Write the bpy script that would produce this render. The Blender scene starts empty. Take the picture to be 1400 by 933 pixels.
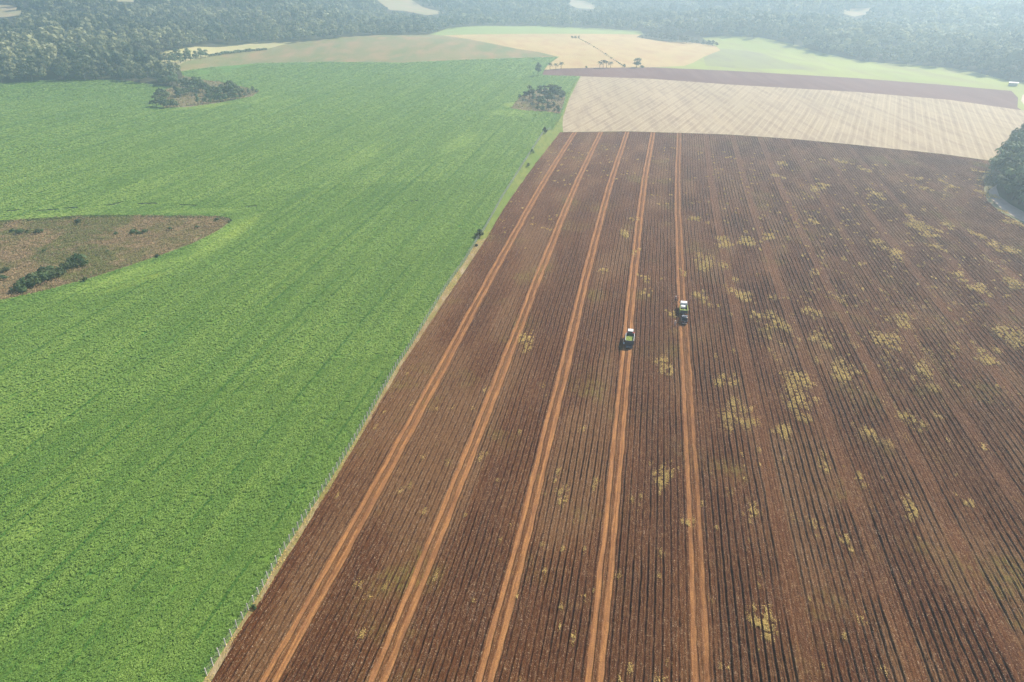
import bpy, bmesh, math, random
import numpy as np
from mathutils import Vector, Matrix
from mathutils.geometry import delaunay_2d_cdt

random.seed(7)
RNG = np.random.default_rng(11)
sc = bpy.context.scene
COL = sc.collection
R = math.radians

# ------------------------------------------------------------------ camera
W, HH, F = 1400.0, 933.0, 933.3
CAMH = 97.5
HORIZON = -57.0
TH = math.atan((HH / 2 - HORIZON) / F)
ROWAZ = math.atan((917 - 700) / (F / math.cos(TH)))      # direction of the plough rows
cam = bpy.data.cameras.new('camera')
cam.lens = 24.0; cam.sensor_width = 36.0; cam.clip_end = 12000; cam.clip_start = 0.5
co = bpy.data.objects.new('camera', cam); COL.objects.link(co)
co.location = (0, 0, CAMH); co.rotation_euler = (math.pi / 2 - TH, 0, 0)
sc.camera = co

# ------------------------------------------------------------------ terrain
def sstep(t):
    t = np.clip(t, 0, 1); return t * t * (3 - 2 * t)

AZ = [-60, -40, -24, -18, -10, -5, 0, 8, 15, 24, 37, 60]
START = [640, 640, 665, 850, 1010, 1060, 1150, 1130, 960, 800, 690, 640]
RISE = [42, 42, 42, 42, 34, 24, 13, 13, 17, 22, 26, 30]

def T(x, y):
    x = np.asarray(x, float); y = np.asarray(y, float)
    d = np.hypot(x, y); az = np.degrees(np.arctan2(x, y))
    st = np.interp(az, AZ, START); ri = np.interp(az, AZ, RISE)
    z = ri * sstep((d - st) / 560) + 0.012 * np.clip(d - st - 400, 0, None)
    z = z + 7 * np.exp(-((az + 8) / 9) ** 2 - ((d - 940) / 130) ** 2)
    z = z + np.clip((d - st) / 200, 0, 1) * (5 * np.sin(x / 83 + 1) * np.sin(y / 97) + 4 * np.sin(x / 51 + y / 77) + 6 * np.sin(x / 170 + 2) * np.sin(y / 130 + 1))
    return np.where(y < 20, 0, z)

def ray(px, py):
    a = (px - W / 2) / F; b = (py - HH / 2) / F
    v = np.array([a, math.cos(TH) - b * math.sin(TH), -math.sin(TH) - b * math.cos(TH)])
    return v

_h = np.concatenate([np.arange(20, 600, 2.0), np.arange(600, 3600, 3.0)])
def at(px, py):
    """ground point seen at a pixel of the 1400 x 933 frame"""
    v = ray(px, py); hl = math.hypot(v[0], v[1])
    ux, uy, s = v[0] / hl, v[1] / hl, v[2] / hl
    f = CAMH + s * _h - T(ux * _h, uy * _h)
    k = np.argmax(f < 0)
    if f[k] >= 0: d = 3600.0
    elif k == 0: d = -CAMH / s
    else: d = _h[k - 1] + (_h[k] - _h[k - 1]) * f[k - 1] / (f[k - 1] - f[k])
    return (ux * d, uy * d)

def proj(x, y, z):
    x = np.asarray(x, float); y = np.asarray(y, float); z = np.asarray(z, float) - CAMH
    fwd = y * math.cos(TH) - z * math.sin(TH); up = y * math.sin(TH) + z * math.cos(TH)
    fwd = np.maximum(fwd, 1e-3)
    return W / 2 + F * x / fwd, HH / 2 - F * up / fwd

def inpoly(X, Y, P):
    X = np.asarray(X, float); Y = np.asarray(Y, float)
    r = np.zeros(X.shape, bool); n = len(P)
    for i in range(n):
        x1, y1 = P[i]; x2, y2 = P[(i + 1) % n]
        if y1 == y2: continue
        c = ((y1 > Y) != (y2 > Y)) & (X < (x2 - x1) * (Y - y1) / (y2 - y1) + x1)
        r ^= c
    return r

cR, sR = math.cos(ROWAZ), math.sin(ROWAZ)
def to_uv(x, y): return x * cR - y * sR, x * sR + y * cR
def from_uv(u, v): return u * cR + v * sR, -u * sR + v * cR

def vnoise(x, y, scale, seed=0):
    """smooth value noise, 0..1"""
    x = np.asarray(x, float) / scale; y = np.asarray(y, float) / scale
    xi = np.floor(x).astype(np.int64); yi = np.floor(y).astype(np.int64)
    fx = x - xi; fy = y - yi
    fx = fx * fx * (3 - 2 * fx); fy = fy * fy * (3 - 2 * fy)
    def h(a, b):
        n = (a * 374761393 + b * 668265263 + seed * 1274126177) & 0x7fffffff
        n = ((n ^ (n >> 13)) * 1274126177) & 0x7fffffff
        return ((n ^ (n >> 16)) & 0xffff) / 65535.0
    return (h(xi, yi) * (1 - fx) + h(xi + 1, yi) * fx) * (1 - fy) + (h(xi, yi + 1) * (1 - fx) + h(xi + 1, yi + 1) * fx) * fy

# ------------------------------------------------------------------ helpers: objects
def tag(o, label=None, cat=None, group=None, kind=None):
    if label: o['label'] = label
    if cat: o['category'] = cat
    if group: o['group'] = group
    if kind: o['kind'] = kind
    return o

def link(name, me, mat=None, parent=None):
    o = bpy.data.objects.new(name, me); COL.objects.link(o)
    if mat is not None and len(me.materials) == 0: me.materials.append(mat)
    if parent is not None: o.parent = parent
    return o

def empty(name, loc, rz=0.0):
    o = bpy.data.objects.new(name, None); COL.objects.link(o)
    o.location = loc; o.rotation_euler = (0, 0, rz); o.empty_display_size = 0.5
    return o

def copy_tree(o, parent=None):
    c = o.copy(); COL.objects.link(c)
    if parent is not None: c.parent = parent
    for ch in [x for x in bpy.data.objects if x.parent == o]:
        copy_tree(ch, c)
    return c

def np_mesh(name, V, Fq, attrs=None, smooth=False):
    """mesh from a vertex array and an (n,k) face array"""
    me = bpy.data.meshes.new(name)
    V = np.ascontiguousarray(V, np.float32); Fq = np.ascontiguousarray(Fq, np.int32)
    k = Fq.shape[1]
    me.vertices.add(len(V)); me.vertices.foreach_set('co', V.ravel())
    me.loops.add(Fq.size); me.loops.foreach_set('vertex_index', Fq.ravel())
    me.polygons.add(len(Fq)); me.polygons.foreach_set('loop_start', np.arange(0, Fq.size, k, dtype=np.int32))
    if smooth: me.polygons.foreach_set('use_smooth', np.ones(len(Fq), bool))
    for n, a in (attrs or {}).items():
        at_ = me.attributes.new(n, 'FLOAT', 'POINT'); at_.data.foreach_set('value', np.ascontiguousarray(a, np.float32))
    me.update(calc_edges=True)
    return me

def quads(C, N, size, asp=None, tint=None, rng=RNG):
    """leaf faces: centres, normals, half sizes -> vertices, faces, tint"""
    n = len(C)
    N = N / np.maximum(np.linalg.norm(N, axis=1, keepdims=True), 1e-6)
    r = rng.normal(size=(n, 3)); U = np.cross(N, r); U /= np.maximum(np.linalg.norm(U, axis=1, keepdims=True), 1e-6)
    Vv = np.cross(N, U)
    s = np.asarray(size).reshape(-1, 1) * np.ones((n, 1))
    a = 1.0 if asp is None else np.asarray(asp).reshape(-1, 1)
    U = U * s; Vv = Vv * s * a
    # leaf-like rhomb, a little folded
    P = np.stack([C - U, C - Vv * 0.8 + U * 0.15, C + U, C + Vv * 0.8 - U * 0.1], 1).reshape(-1, 3)
    Fq = np.arange(4 * n).reshape(n, 4)
    t = np.repeat(tint, 4) if tint is not None else None
    return P, Fq, t

class MB:
    """collects bevelled boxes, cylinders, tubes, prisms into one mesh"""
    def __init__(s): s.bm = bmesh.new()
    def box(s, lo, hi, bev=0.0, taper=None):
        b = bmesh.new()
        r = bmesh.ops.create_cube(b, size=1.0)
        for v in b.verts:
            v.co = Vector(((lo[i] + hi[i]) / 2 + v.co[i] * (hi[i] - lo[i]) for i in range(3)))
        if bev: bmesh.ops.bevel(b, geom=list(b.edges), offset=bev, segments=2, affect='EDGES', profile=0.6)
        s._add(b); return s
    def cyl(s, c, axis, r, h, n=24, r2=None, bev=0.0):
        b = bmesh.new()
        bmesh.ops.create_cone(b, cap_ends=True, segments=n, radius1=r, radius2=r if r2 is None else r2, depth=h)
        if bev:
            bmesh.ops.bevel(b, geom=[e for e in b.edges if len(e.link_faces) == 2 and any(len(f.verts) > 4 for f in e.link_faces)], offset=bev, segments=2, affect='EDGES')
        q = Vector((0, 0, 1)).rotation_difference(Vector(axis)).to_matrix().to_4x4()
        bmesh.ops.transform(b, matrix=Matrix.Translation(c) @ q, verts=b.verts)
        s._add(b); return s
    def tube(s, pts, rad, n=8):
        pts = [Vector(p) for p in pts]
        rad = rad if isinstance(rad, (list, tuple)) else [rad] * len(pts)
        rings = []
        for i, p in enumerate(pts):
            t = (pts[min(i + 1, len(pts) - 1)] - pts[max(i - 1, 0)]).normalized()
            q = Vector((0, 0, 1)).rotation_difference(t)
            rings.append([s.bm.verts.new(p + q @ Vector((rad[i] * math.cos(k * 2 * math.pi / n), rad[i] * math.sin(k * 2 * math.pi / n), 0))) for k in range(n)])
        for a, b in zip(rings, rings[1:]):
            for k in range(n): s.bm.faces.new((a[k], a[(k + 1) % n], b[(k + 1) % n], b[k]))
        s.bm.faces.new(rings[0][::-1]); s.bm.faces.new(rings[-1]); return s
    def prism(s, prof, x0, x1, bev=0.0):
        """(y,z) outline extruded along x"""
        b = bmesh.new()
        A = [b.verts.new((x0, y, z)) for y, z in prof]; B = [b.verts.new((x1, y, z)) for y, z in prof]
        n = len(prof)
        b.faces.new(A[::-1]); b.faces.new(B)
        for i in range(n): b.faces.new((A[i], A[(i + 1) % n], B[(i + 1) % n], B[i]))
        bmesh.ops.recalc_face_normals(b, faces=b.faces)
        if bev: bmesh.ops.bevel(b, geom=list(b.edges), offset=bev, segments=2, affect='EDGES', profile=0.6)
        s._add(b); return s
    def torus(s, c, axis, r, w, n=28, m=10, sq=0.8):
        b = bmesh.new(); rings = []
        for i in range(n):
            a = i * 2 * math.pi / n; ring = []
            for j in range(m):
                t = j * 2 * math.pi / m
                cx = math.copysign(abs(math.cos(t)) ** sq, math.cos(t)); sx = math.copysign(abs(math.sin(t)) ** sq, math.sin(t))
                rr = r[0] + (r[1] - r[0]) * (0.5 + 0.5 * cx)
                ring.append(b.verts.new((rr * math.cos(a), rr * math.sin(a), w / 2 * sx)))
            rings.append(ring)
        for i in range(n):
            A, B = rings[i], rings[(i + 1) % n]
            for j in range(m): b.faces.new((A[j], B[j], B[(j + 1) % m], A[(j + 1) % m]))
        q = Vector((0, 0, 1)).rotation_difference(Vector(axis)).to_matrix().to_4x4()
        bmesh.ops.transform(b, matrix=Matrix.Translation(c) @ q, verts=b.verts)
        bmesh.ops.recalc_face_normals(b, faces=b.faces)
        s._add(b); return s
    def _add(s, b):
        me = bpy.data.meshes.new('tmp'); b.to_mesh(me); b.free(); s.bm.from_mesh(me); bpy.data.meshes.remove(me)
    def build(s, name, mat, parent=None, smooth=False):
        me = bpy.data.meshes.new(name); bmesh.ops.recalc_face_normals(s.bm, faces=s.bm.faces)
        s.bm.to_mesh(me); s.bm.free()
        if smooth: me.polygons.foreach_set('use_smooth', np.ones(len(me.polygons), bool))
        return link(name, me, mat, parent)

# ------------------------------------------------------------------ helpers: materials
class NT:
    def __init__(s, name):
        s.m = bpy.data.materials.new(name); s.m.use_nodes = True
        s.t = s.m.node_tree; s.t.nodes.clear()
        s.out = s.t.nodes.new('ShaderNodeOutputMaterial')
    def n(s, typ, **kw):
        nd = s.t.nodes.new('ShaderNode' + typ)
        for k, v in kw.items(): setattr(nd, k, v)
        return nd
    def l(s, a, b): s.t.links.new(a, b)
    def val(s, sock, v):
        if hasattr(v, 'node'): s.l(v, sock)
        else: sock.default_value = v
    def math(s, op, a, b=0.0, clamp=False):
        nd = s.n('Math', operation=op, use_clamp=clamp); s.val(nd.inputs[0], a); s.val(nd.inputs[1], b); return nd.outputs[0]
    def ramp(s, v, lo, hi, t0=0.0, t1=1.0):
        nd = s.n('MapRange', clamp=True, interpolation_type='SMOOTHSTEP'); s.val(nd.inputs[0], v)
        for i, q in enumerate((lo, hi, t0, t1)): nd.inputs[i + 1].default_value = q
        return nd.outputs[0]
    def mix(s, f, a, b, mode='MIX'):
        nd = s.n('Mix', data_type='RGBA', blend_type=mode); s.val(nd.inputs[0], f)
        for i, q in ((6, a), (7, b)):
            if hasattr(q, 'node'): s.l(q, nd.inputs[i])
            else: nd.inputs[i].default_value = (*q, 1) if len(q) == 3 else q
        return nd.outputs[2]
    def coord(s, kind='Object', rot=0.0, scale=(1, 1, 1)):
        tc = s.n('TexCoord'); mp = s.n('Mapping')
        mp.inputs['Rotation'].default_value = (0, 0, rot); mp.inputs['Scale'].default_value = scale
        s.l(tc.outputs[kind], mp.inputs[0]); return mp.outputs[0]
    def noise(s, vec, scale, detail=3.0, rough=0.55, dist=0.0):
        nd = s.n('TexNoise'); s.l(vec, nd.inputs['Vector'])
        nd.inputs['Scale'].default_value = scale; nd.inputs['Detail'].default_value = detail
        nd.inputs['Roughness'].default_value = rough; nd.inputs['Distortion'].default_value = dist
        return nd.outputs['Fac']
    def attr(s, name): return s.n('Attribute', attribute_name=name).outputs['Fac']
    def bump(s, h, dist=0.1, strength=1.0):
        nd = s.n('Bump'); nd.inputs['Distance'].default_value = dist; nd.inputs['Strength'].default_value = strength
        s.l(h, nd.inputs['Height']); return nd.outputs[0]
    def bsdf(s, col, rough=0.85, normal=None, metal=0.0, spec=0.3, **kw):
        b = s.n('BsdfPrincipled')
        if hasattr(col, 'node'): s.l(col, b.inputs['Base Color'])
        else: b.inputs['Base Color'].default_value = (*col, 1)
        s.val(b.inputs['Roughness'], rough); b.inputs['Metallic'].default_value = metal
        b.inputs['Specular IOR Level'].default_value = spec
        if normal is not None: s.l(normal, b.inputs['Normal'])
        for k, v in kw.items(): b.inputs[k].default_value = v
        return b
    def done(s, b):
        s.l(b.outputs[0], s.out.inputs[0]); return s.m

def paint(name, col, rough=0.45, metal=0.0, dirt=0.35, spec=0.4):
    """worn paint with a film of red field dust"""
    t = NT(name); c = t.coord('Object')
    n1 = t.noise(c, 2.3, 4); n2 = t.noise(c, 14, 3)
    g = t.n('NewGeometry'); sp = t.n('SeparateXYZ'); t.l(g.outputs['Normal'], sp.inputs[0])
    up = t.ramp(n1, 0.4, 0.75, 0.0, dirt)
    col2 = t.mix(up, col, (0.24, 0.13, 0.08))
    col3 = t.mix(t.ramp(n2, 0.55, 0.8, 0, 0.18), col2, (0.12, 0.07, 0.05))
    b = t.bsdf(col3, rough, None, metal, spec)
    t.val(b.inputs['Roughness'], t.ramp(n1, 0.3, 0.8, rough, min(1, rough + 0.3)))
    return t.done(b)

M = {}
M['white_paint'] = paint('white paint', (0.62, 0.61, 0.58), 0.4, dirt=0.25)
M['red_paint'] = paint('faded red paint', (0.42, 0.05, 0.035), 0.4)
M['pale_paint'] = paint('pale grey paint', (0.62, 0.62, 0.58), 0.5)
M['dark_steel'] = paint('dark grey steel', (0.075, 0.078, 0.08), 0.6)
M['black_paint'] = paint('black car paint', (0.012, 0.013, 0.016), 0.18, dirt=0.06, spec=0.6)
M['green_paint'] = paint('yellow green paint', (0.42, 0.52, 0.10), 0.5)
M['rubber'] = paint('tyre rubber', (0.03, 0.028, 0.026), 0.85, dirt=0.6)
M['rim'] = paint('rim', (0.6, 0.58, 0.54), 0.5)
M['chrome'] = paint('bright trim', (0.75, 0.75, 0.76), 0.25, 0.8, dirt=0.1)
M['lamp_red'] = paint('tail lamp plastic', (0.35, 0.01, 0.01), 0.3, dirt=0.1)
M['lamp_clear'] = paint('headlamp plastic', (0.7, 0.7, 0.68), 0.2, dirt=0.1)
def glass():
    t = NT('tinted glass'); b = t.bsdf((0.015, 0.02, 0.025), 0.06, None, 0, 0.6); return t.done(b)
M['glass'] = glass()

def leafmat(name, c1, c2, c3=None, trans=0.25, rough=0.7, objrand=True, spec=0.25):
    t = NT(name)
    a = t.attr('tint')
    col = t.mix(a, c1, c2)
    if objrand:
        r = t.n('ObjectInfo').outputs['Random']
        h = t.n('HueSaturation'); t.l(col, h.inputs['Color'])
        t.l(t.ramp(r, 0, 1, 0.485, 0.515), h.inputs['Hue']); t.l(t.ramp(r, 0, 1, 0.75, 1.25), h.inputs['Value'])
        col = h.outputs[0]
    b = t.bsdf(col, rough, None, 0, spec)
    tr = t.n('BsdfTranslucent'); t.l(col, tr.inputs[0])
    mx = t.n('MixShader'); mx.inputs[0].default_value = trans
    t.l(b.outputs[0], mx.inputs[1]); t.l(tr.outputs[0], mx.inputs[2]); t.l(mx.outputs[0], t.out.inputs[0])
    return t.m
M['forest_leaf'] = leafmat('forest leaves', (0.030, 0.048, 0.018), (0.24, 0.225, 0.11))
M['dark_leaf'] = leafmat('grove leaves', (0.034, 0.062, 0.022), (0.235, 0.270, 0.115))
M['shrub_leaf'] = leafmat('shrub leaves', (0.030, 0.060, 0.018), (0.105, 0.135, 0.050))
M['palm_leaf'] = leafmat('palm fronds', (0.025, 0.05, 0.02), (0.07, 0.10, 0.04))
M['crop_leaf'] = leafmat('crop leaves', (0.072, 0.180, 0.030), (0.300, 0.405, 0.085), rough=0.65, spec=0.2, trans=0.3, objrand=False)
M['weed_leaf'] = leafmat('dry weeds', (0.27, 0.19, 0.05), (0.84, 0.61, 0.20), trans=0.2, objrand=False)
M['scrub_leaf'] = leafmat('scrub weeds', (0.115, 0.135, 0.030), (0.31, 0.205, 0.11), trans=0.2, objrand=False)
M['straw'] = leafmat('straw bits', (0.20, 0.12, 0.07), (0.48, 0.39, 0.28), trans=0.0, objrand=False)
M['cane'] = leafmat('cut cane', (0.22, 0.33, 0.06), (0.50, 0.58, 0.16), trans=0.1, objrand=False)
def bark():
    t = NT('bark'); c = t.coord('Object'); n = t.noise(c, 3, 5)
    return t.done(t.bsdf(t.mix(n, (0.07, 0.05, 0.035), (0.20, 0.16, 0.12)), 0.9, t.bump(n, 0.05)))
M['bark'] = bark()
def postmat():
    t = NT('weathered post'); c = t.coord('Object', scale=(6, 6, 1)); n = t.noise(c, 2, 4)
    return t.done(t.bsdf(t.mix(n, (0.42, 0.37, 0.31), (0.66, 0.61, 0.54)), 0.9))
M['post'] = postmat()
M['wire'] = paint('fence wire', (0.28, 0.27, 0.26), 0.5, 0.6)

# -- ground materials
def ground(name, c1, c2, c3, big=0.02, mid=0.25, fine=2.0, bump=0.15, rot=0.0, stretch=1.0, stripes=None, blobs=None, speck=None, gl=(0.92, 0.12)):
    t = NT(name)
    c = t.coord('Object', rot, (1, stretch, 1))
    n1 = t.noise(c, big, 4); n2 = t.noise(c, mid, 4); n3 = t.noise(c, fine, 3, 0.65)
    col = t.mix(t.ramp(n1, 0.3, 0.7), c1, c2)
    col = t.mix(t.ramp(n2, 0.40, 0.72, 0, 0.75), col, c3)
    if speck:
        col = t.mix(t.ramp(n3, 0.56, 0.70, 0, speck[1]), col, speck[0])
    if stripes:
        for (per, wid, scol, amt, srot) in stripes:
            cs = t.coord('Object', srot)
            sp = t.n('SeparateXYZ'); t.l(cs, sp.inputs[0])
            wob = t.math('MULTIPLY', t.math('SUBTRACT', t.noise(c, 0.05, 3), 0.5), per * 0.32)
            ph = t.math('FRACT', t.math('DIVIDE', t.math('ADD', sp.outputs[0], wob), per))
            tri = t.math('ABSOLUTE', t.math('SUBTRACT', ph, 0.5))
            mk = t.ramp(tri, wid * 0.5, wid, 1.0, 0.0)
            mk = t.math('MULTIPLY', mk, t.ramp(t.noise(c, 0.09, 3), 0.32, 0.62, 0.15, amt))
            col = t.mix(mk, col, scol)
    if blobs:
        for (wx, wy, rx, ry, ra, bcol, amt) in blobs:
            tc = t.n('TexCoord'); mp = t.n('Mapping', vector_type='TEXTURE')
            mp.inputs['Location'].default_value = (wx, wy, 0); mp.inputs['Rotation'].default_value = (0, 0, ra)
            mp.inputs['Scale'].default_value = (rx, ry, 1e5); t.l(tc.outputs['Object'], mp.inputs[0])
            g = t.n('TexGradient', gradient_type='SPHERICAL'); t.l(mp.outputs[0], g.inputs[0])
            mk = t.math('MULTIPLY', t.ramp(g.outputs['Fac'], 0.0, 0.6, 0, amt), t.ramp(n2, 0.25, 0.6, 0.45, 1.0))
            col = t.mix(mk, col, bcol)
    bn = t.bump(t.math('ADD', n3, t.math('MULTIPLY', n2, 0.6)), bump, 1.0)
    return t.done(t.bsdf(col, gl[0], bn, 0, gl[1]))

def blob(px, py, qx, qy, width, col, amt):
    """an elongated patch of paler crop lying between two ground points"""
    a = at(px, py); b = at(qx, qy)
    L = math.hypot(b[0] - a[0], b[1] - a[1]) / 2
    return ((a[0] + b[0]) / 2, (a[1] + b[1]) / 2, L * 1.1, width, math.atan2(b[1] - a[1], b[0] - a[0]), col, amt)
YEL = (0.30, 0.34, 0.045)
LIM = (0.20, 0.31, 0.055)
BLOBS = [
    blob(352, 292, 250, 362, 9, LIM, 0.75), blob(300, 340, 60, 412, 7, LIM, 0.8), blob(250, 365, 120, 408, 3.5, YEL, 0.55),
    blob(360, 290, 300, 335, 4, YEL, 0.5), blob(696, 148, 722, 140, 16, YEL, 1.0), blob(705, 150, 690, 160, 22, LIM, 0.7),
    blob(600, 215, 655, 178, 10, LIM, 0.55), blob(225, 152, 330, 140, 9, YEL, 0.7), blob(400, 130, 330, 145, 30, LIM, 0.4),
    blob(0, 300, 110, 293, 6, LIM, 0.6), blob(200, 290, 350, 288, 5, LIM, 0.6), blob(20, 745, 60, 715, 3, LIM, 0.5),
    blob(470, 240, 520, 190, 12, LIM, 0.35),
]
def blob_amount(x, y):
    r = np.zeros_like(x)
    for (wx, wy, rx, ry, ra, c, amt) in BLOBS:
        dx, dy = x - wx, y - wy; ca, sa = math.cos(-ra), math.sin(-ra)
        g = 1 - np.hypot((dx * ca - dy * sa) / rx, (dx * sa + dy * ca) / ry)
        r = np.maximum(r, amt * sstep(g / 0.6))
    return r
AZT = math.atan((1235 - 700) / (F / math.cos(TH)))       # direction of the stubble rows
G = {}
G['green_field'] = ground('green crop', (0.085, 0.165, 0.024), (0.100, 0.180, 0.030), (0.090, 0.158, 0.026), 0.012, 0.12, 1.6, 0.25, rot=ROWAZ, stretch=0.35,
    stripes=[(16.8, 0.035, (0.045, 0.14, 0.025), 0.7, ROWAZ), (5.6, 0.09, (0.06, 0.17, 0.035), 0.4, ROWAZ)], blobs=BLOBS, speck=((0.045, 0.10, 0.018), 0.5), gl=(0.9, 0.12))
G['stubble_field'] = ground('straw stubble', (0.34, 0.265, 0.165), (0.30, 0.235, 0.145), (0.205, 0.145, 0.095), 0.03, 0.16, 1.2, 0.15, rot=AZT, stretch=0.12,
    stripes=[(8.6, 0.10, (0.20, 0.14, 0.085), 0.6, AZT), (4.3, 0.11, (0.42, 0.335, 0.215), 0.5, AZT), (2.15, 0.10, (0.24, 0.18, 0.12), 0.6, AZT)], speck=((0.46, 0.38, 0.26), 0.5))
G['dark_field'] = ground('tilled dark soil', (0.105, 0.050, 0.038), (0.135, 0.066, 0.050), (0.15, 0.085, 0.065), 0.02, 0.1, 0.8, 0.2, rot=AZT + 1.2, stretch=0.15)
G['straw_field'] = ground('dry straw field', (0.42, 0.29, 0.12), (0.33, 0.25, 0.10), (0.33, 0.19, 0.085), 0.012, 0.06, 0.7, 0.2, rot=1.0, stretch=0.4, stripes=[(14, 0.08, (0.36, 0.26, 0.15), 0.6, 1.25)])
G['hill_field'] = ground('faded hill pasture', (0.21, 0.165, 0.07), (0.12, 0.14, 0.045), (0.28, 0.17, 0.085), 0.010, 0.05, 0.6, 0.2, rot=1.3, stretch=0.4)
G['hill_strip'] = ground('dry yellow pasture', (0.36, 0.32, 0.14), (0.30, 0.28, 0.12), (0.40, 0.32, 0.18), 0.012, 0.06, 0.6, 0.2)
G['far_green_field'] = ground('far green crop', (0.19, 0.24, 0.07), (0.23, 0.27, 0.08), (0.20, 0.22, 0.07), 0.01, 0.05, 0.6, 0.2)
G['pasture'] = ground('light green pasture', (0.25, 0.27, 0.065), (0.20, 0.225, 0.055), (0.20, 0.18, 0.075), 0.014, 0.05, 0.5, 0.2, rot=1.3, stretch=0.3)
G['fallow_strip'] = ground('fallow patch', (0.19, 0.19, 0.08), (0.22, 0.225, 0.075), (0.17, 0.15, 0.085), 0.014, 0.06, 0.5, 0.2, rot=1.4, stretch=0.3)
G['grass_verge'] = ground('verge grass', (0.13, 0.185, 0.032), (0.19, 0.20, 0.045), (0.10, 0.145, 0.028), 0.06, 0.5, 3.0, 0.25, rot=ROWAZ, stretch=0.25, speck=((0.09, 0.13, 0.025), 0.6))
G['dry_verge'] = ground('dry verge', (0.24, 0.165, 0.085), (0.20, 0.18, 0.05), (0.36, 0.27, 0.18), 0.09, 0.5, 3.0, 0.25, rot=ROWAZ, stretch=0.4, speck=((0.17, 0.17, 0.04), 0.7))
G['scrub_ground'] = ground('scrub soil', (0.18, 0.13, 0.07), (0.15, 0.145, 0.05), (0.24, 0.155, 0.10), 0.04, 0.25, 1.5, 0.5, speck=((0.10, 0.095, 0.045), 0.8))
G['forest_floor'] = ground('forest floor', (0.040, 0.045, 0.022), (0.065, 0.058, 0.032), (0.05, 0.04, 0.026), 0.03, 0.2, 1.0, 0.3)
G['dirt_road'] = ground('dirt road', (0.42, 0.33, 0.25), (0.48, 0.39, 0.31), (0.36, 0.27, 0.20), 0.05, 0.3, 2.0, 0.1)
G['clearing'] = ground('pale clearing', (0.28, 0.24, 0.13), (0.24, 0.22, 0.11), (0.34, 0.23, 0.15), 0.01, 0.05, 0.5, 0.2)
G['gully'] = ground('dark gap soil', (0.022, 0.050, 0.016), (0.03, 0.045, 0.02), (0.035, 0.03, 0.02), 0.1, 0.5, 2.0, 0.3)
G['plain'] = ground('open plain', (0.14, 0.15, 0.07), (0.20, 0.18, 0.09), (0.18, 0.14, 0.09), 0.005, 0.03, 0.4, 0.3)

# ------------------------------------------------------------------ field outlines (pixels of the 1400 x 933 frame)
FENCE = [(232, 1000), (281, 927), (319, 867), (347, 824), (364, 796), (386, 757), (461, 642), (482, 608), (543, 501), (564, 470), (591, 425), (609, 395), (636, 357), (652, 330), (664, 312), (686, 272), (716, 224), (743, 182), (753, 177)]
EDGE_B = [(248, 1000), (293, 925), (327, 866), (358, 820), (466, 643), (549, 501), (628, 382), (665, 326), (689, 285), (732, 224), (766, 181)]
PIX = {}
PIX['gully'] = [[(8, 288.5), (26, 286.5), (27, 288), (10, 290)], [(48, 288), (80, 285.8), (81, 287.6), (50, 289.4)], [(86, 285), (106, 283), (107, 284.5), (88, 286.5)],
    [(138, 281), (150, 279.8), (169, 275.5), (170, 277), (150, 281.5)], [(187, 278), (215, 277.2), (215, 279.5), (190, 279.6)], [(244, 279.5), (270, 280.5), (269, 282), (247, 281.2)], [(334, 282.5), (352, 281), (352, 282.8), (335, 283.6)],
    [(558, 275), (572, 273.6), (573, 274.8), (560, 276.2)], [(0, 302), (60, 298.5), (110, 295), (180, 294.6), (250, 295.4), (300, 296), (314, 298), (317, 302), (313, 307), (309, 303), (300, 299), (180, 297), (110, 298), (60, 301.5), (0, 304.5)]]
PIX['scrub_ground'] = [[(-90, 309), (0, 302.5), (60, 299), (110, 296), (180, 295.5), (250, 296), (300, 297), (315, 300), (312, 306), (295, 318), (260, 335), (200, 356), (130, 379), (60, 398), (0, 411), (-90, 430)],
    [(211, 137), (222, 124), (243, 117), (250, 104), (300, 112), (340, 121), (355, 125), (345, 132), (300, 141), (255, 147), (225, 148)],
    [(698, 148.5), (706, 139), (711, 133), (722, 126), (745, 122), (772, 126), (773, 135), (766, 156), (747, 153), (718, 151.5)],
    [(1342, 243), (1357, 222), (1367, 206), (1378, 191), (1392, 178), (1450, 140), (1450, 185), (1400, 200), (1380, 225), (1366, 250), (1350, 262)]]
PIX['dirt_road'] = [[(1360, 241), (1366, 247), (1362, 256), (1366, 268), (1382, 280), (1402, 291), (1440, 306), (1500, 325), (1500, 338), (1440, 318), (1394, 301), (1372, 288), (1356, 273), (1351, 260), (1353, 248)],
    [(1398, 130), (1440, 122), (1500, 126), (1500, 140), (1440, 150), (1402, 146), (1396, 138)]]
PIX['brown_hole'] = [EDGE_B + [(770, 181), (860, 180), (960, 183), (1000, 184.5), (1080, 190), (1161, 197.5), (1289, 211), (1357, 220.5), (1350, 240), (1345, 258), (1350, 275), (1368, 290), (1394, 304), (1440, 321), (1500, 341), (1640, 380), (1640, 1000)]]
PIX['grass_verge'] = [FENCE[13:] + [(768, 159), (770, 181)] + EDGE_B[:6:-1], [(753, 177), (766, 158), (773, 136), (789, 104.5), (794, 104.5), (778, 136), (770, 160), (768, 180), (758, 180)]]
PIX['dry_verge'] = [FENCE[:14] + EDGE_B[7::-1]]
PIX['stubble_field'] = [[(756, 179), (770, 158), (776, 136), (792, 104.5), (890, 108), (1000, 116), (1171, 126), (1300, 137), (1397, 151), (1440, 158), (1400, 172), (1378, 190), (1367, 205), (1357, 220), (1289, 210.7), (1161, 197.2), (1080, 189.7), (1000, 184.2), (960, 182.7), (860, 179.7), (770, 180.7)]]
PIX['dark_field'] = [[(741, 103), (744, 96.5), (768, 94), (817, 93), (890, 92.5), (1000, 97), (1171, 107), (1300, 117), (1383, 124.5), (1392, 134), (1391, 147), (1397, 151), (1300, 137), (1171, 126), (1000, 116), (890, 108), (792, 104.5)]]
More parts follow.
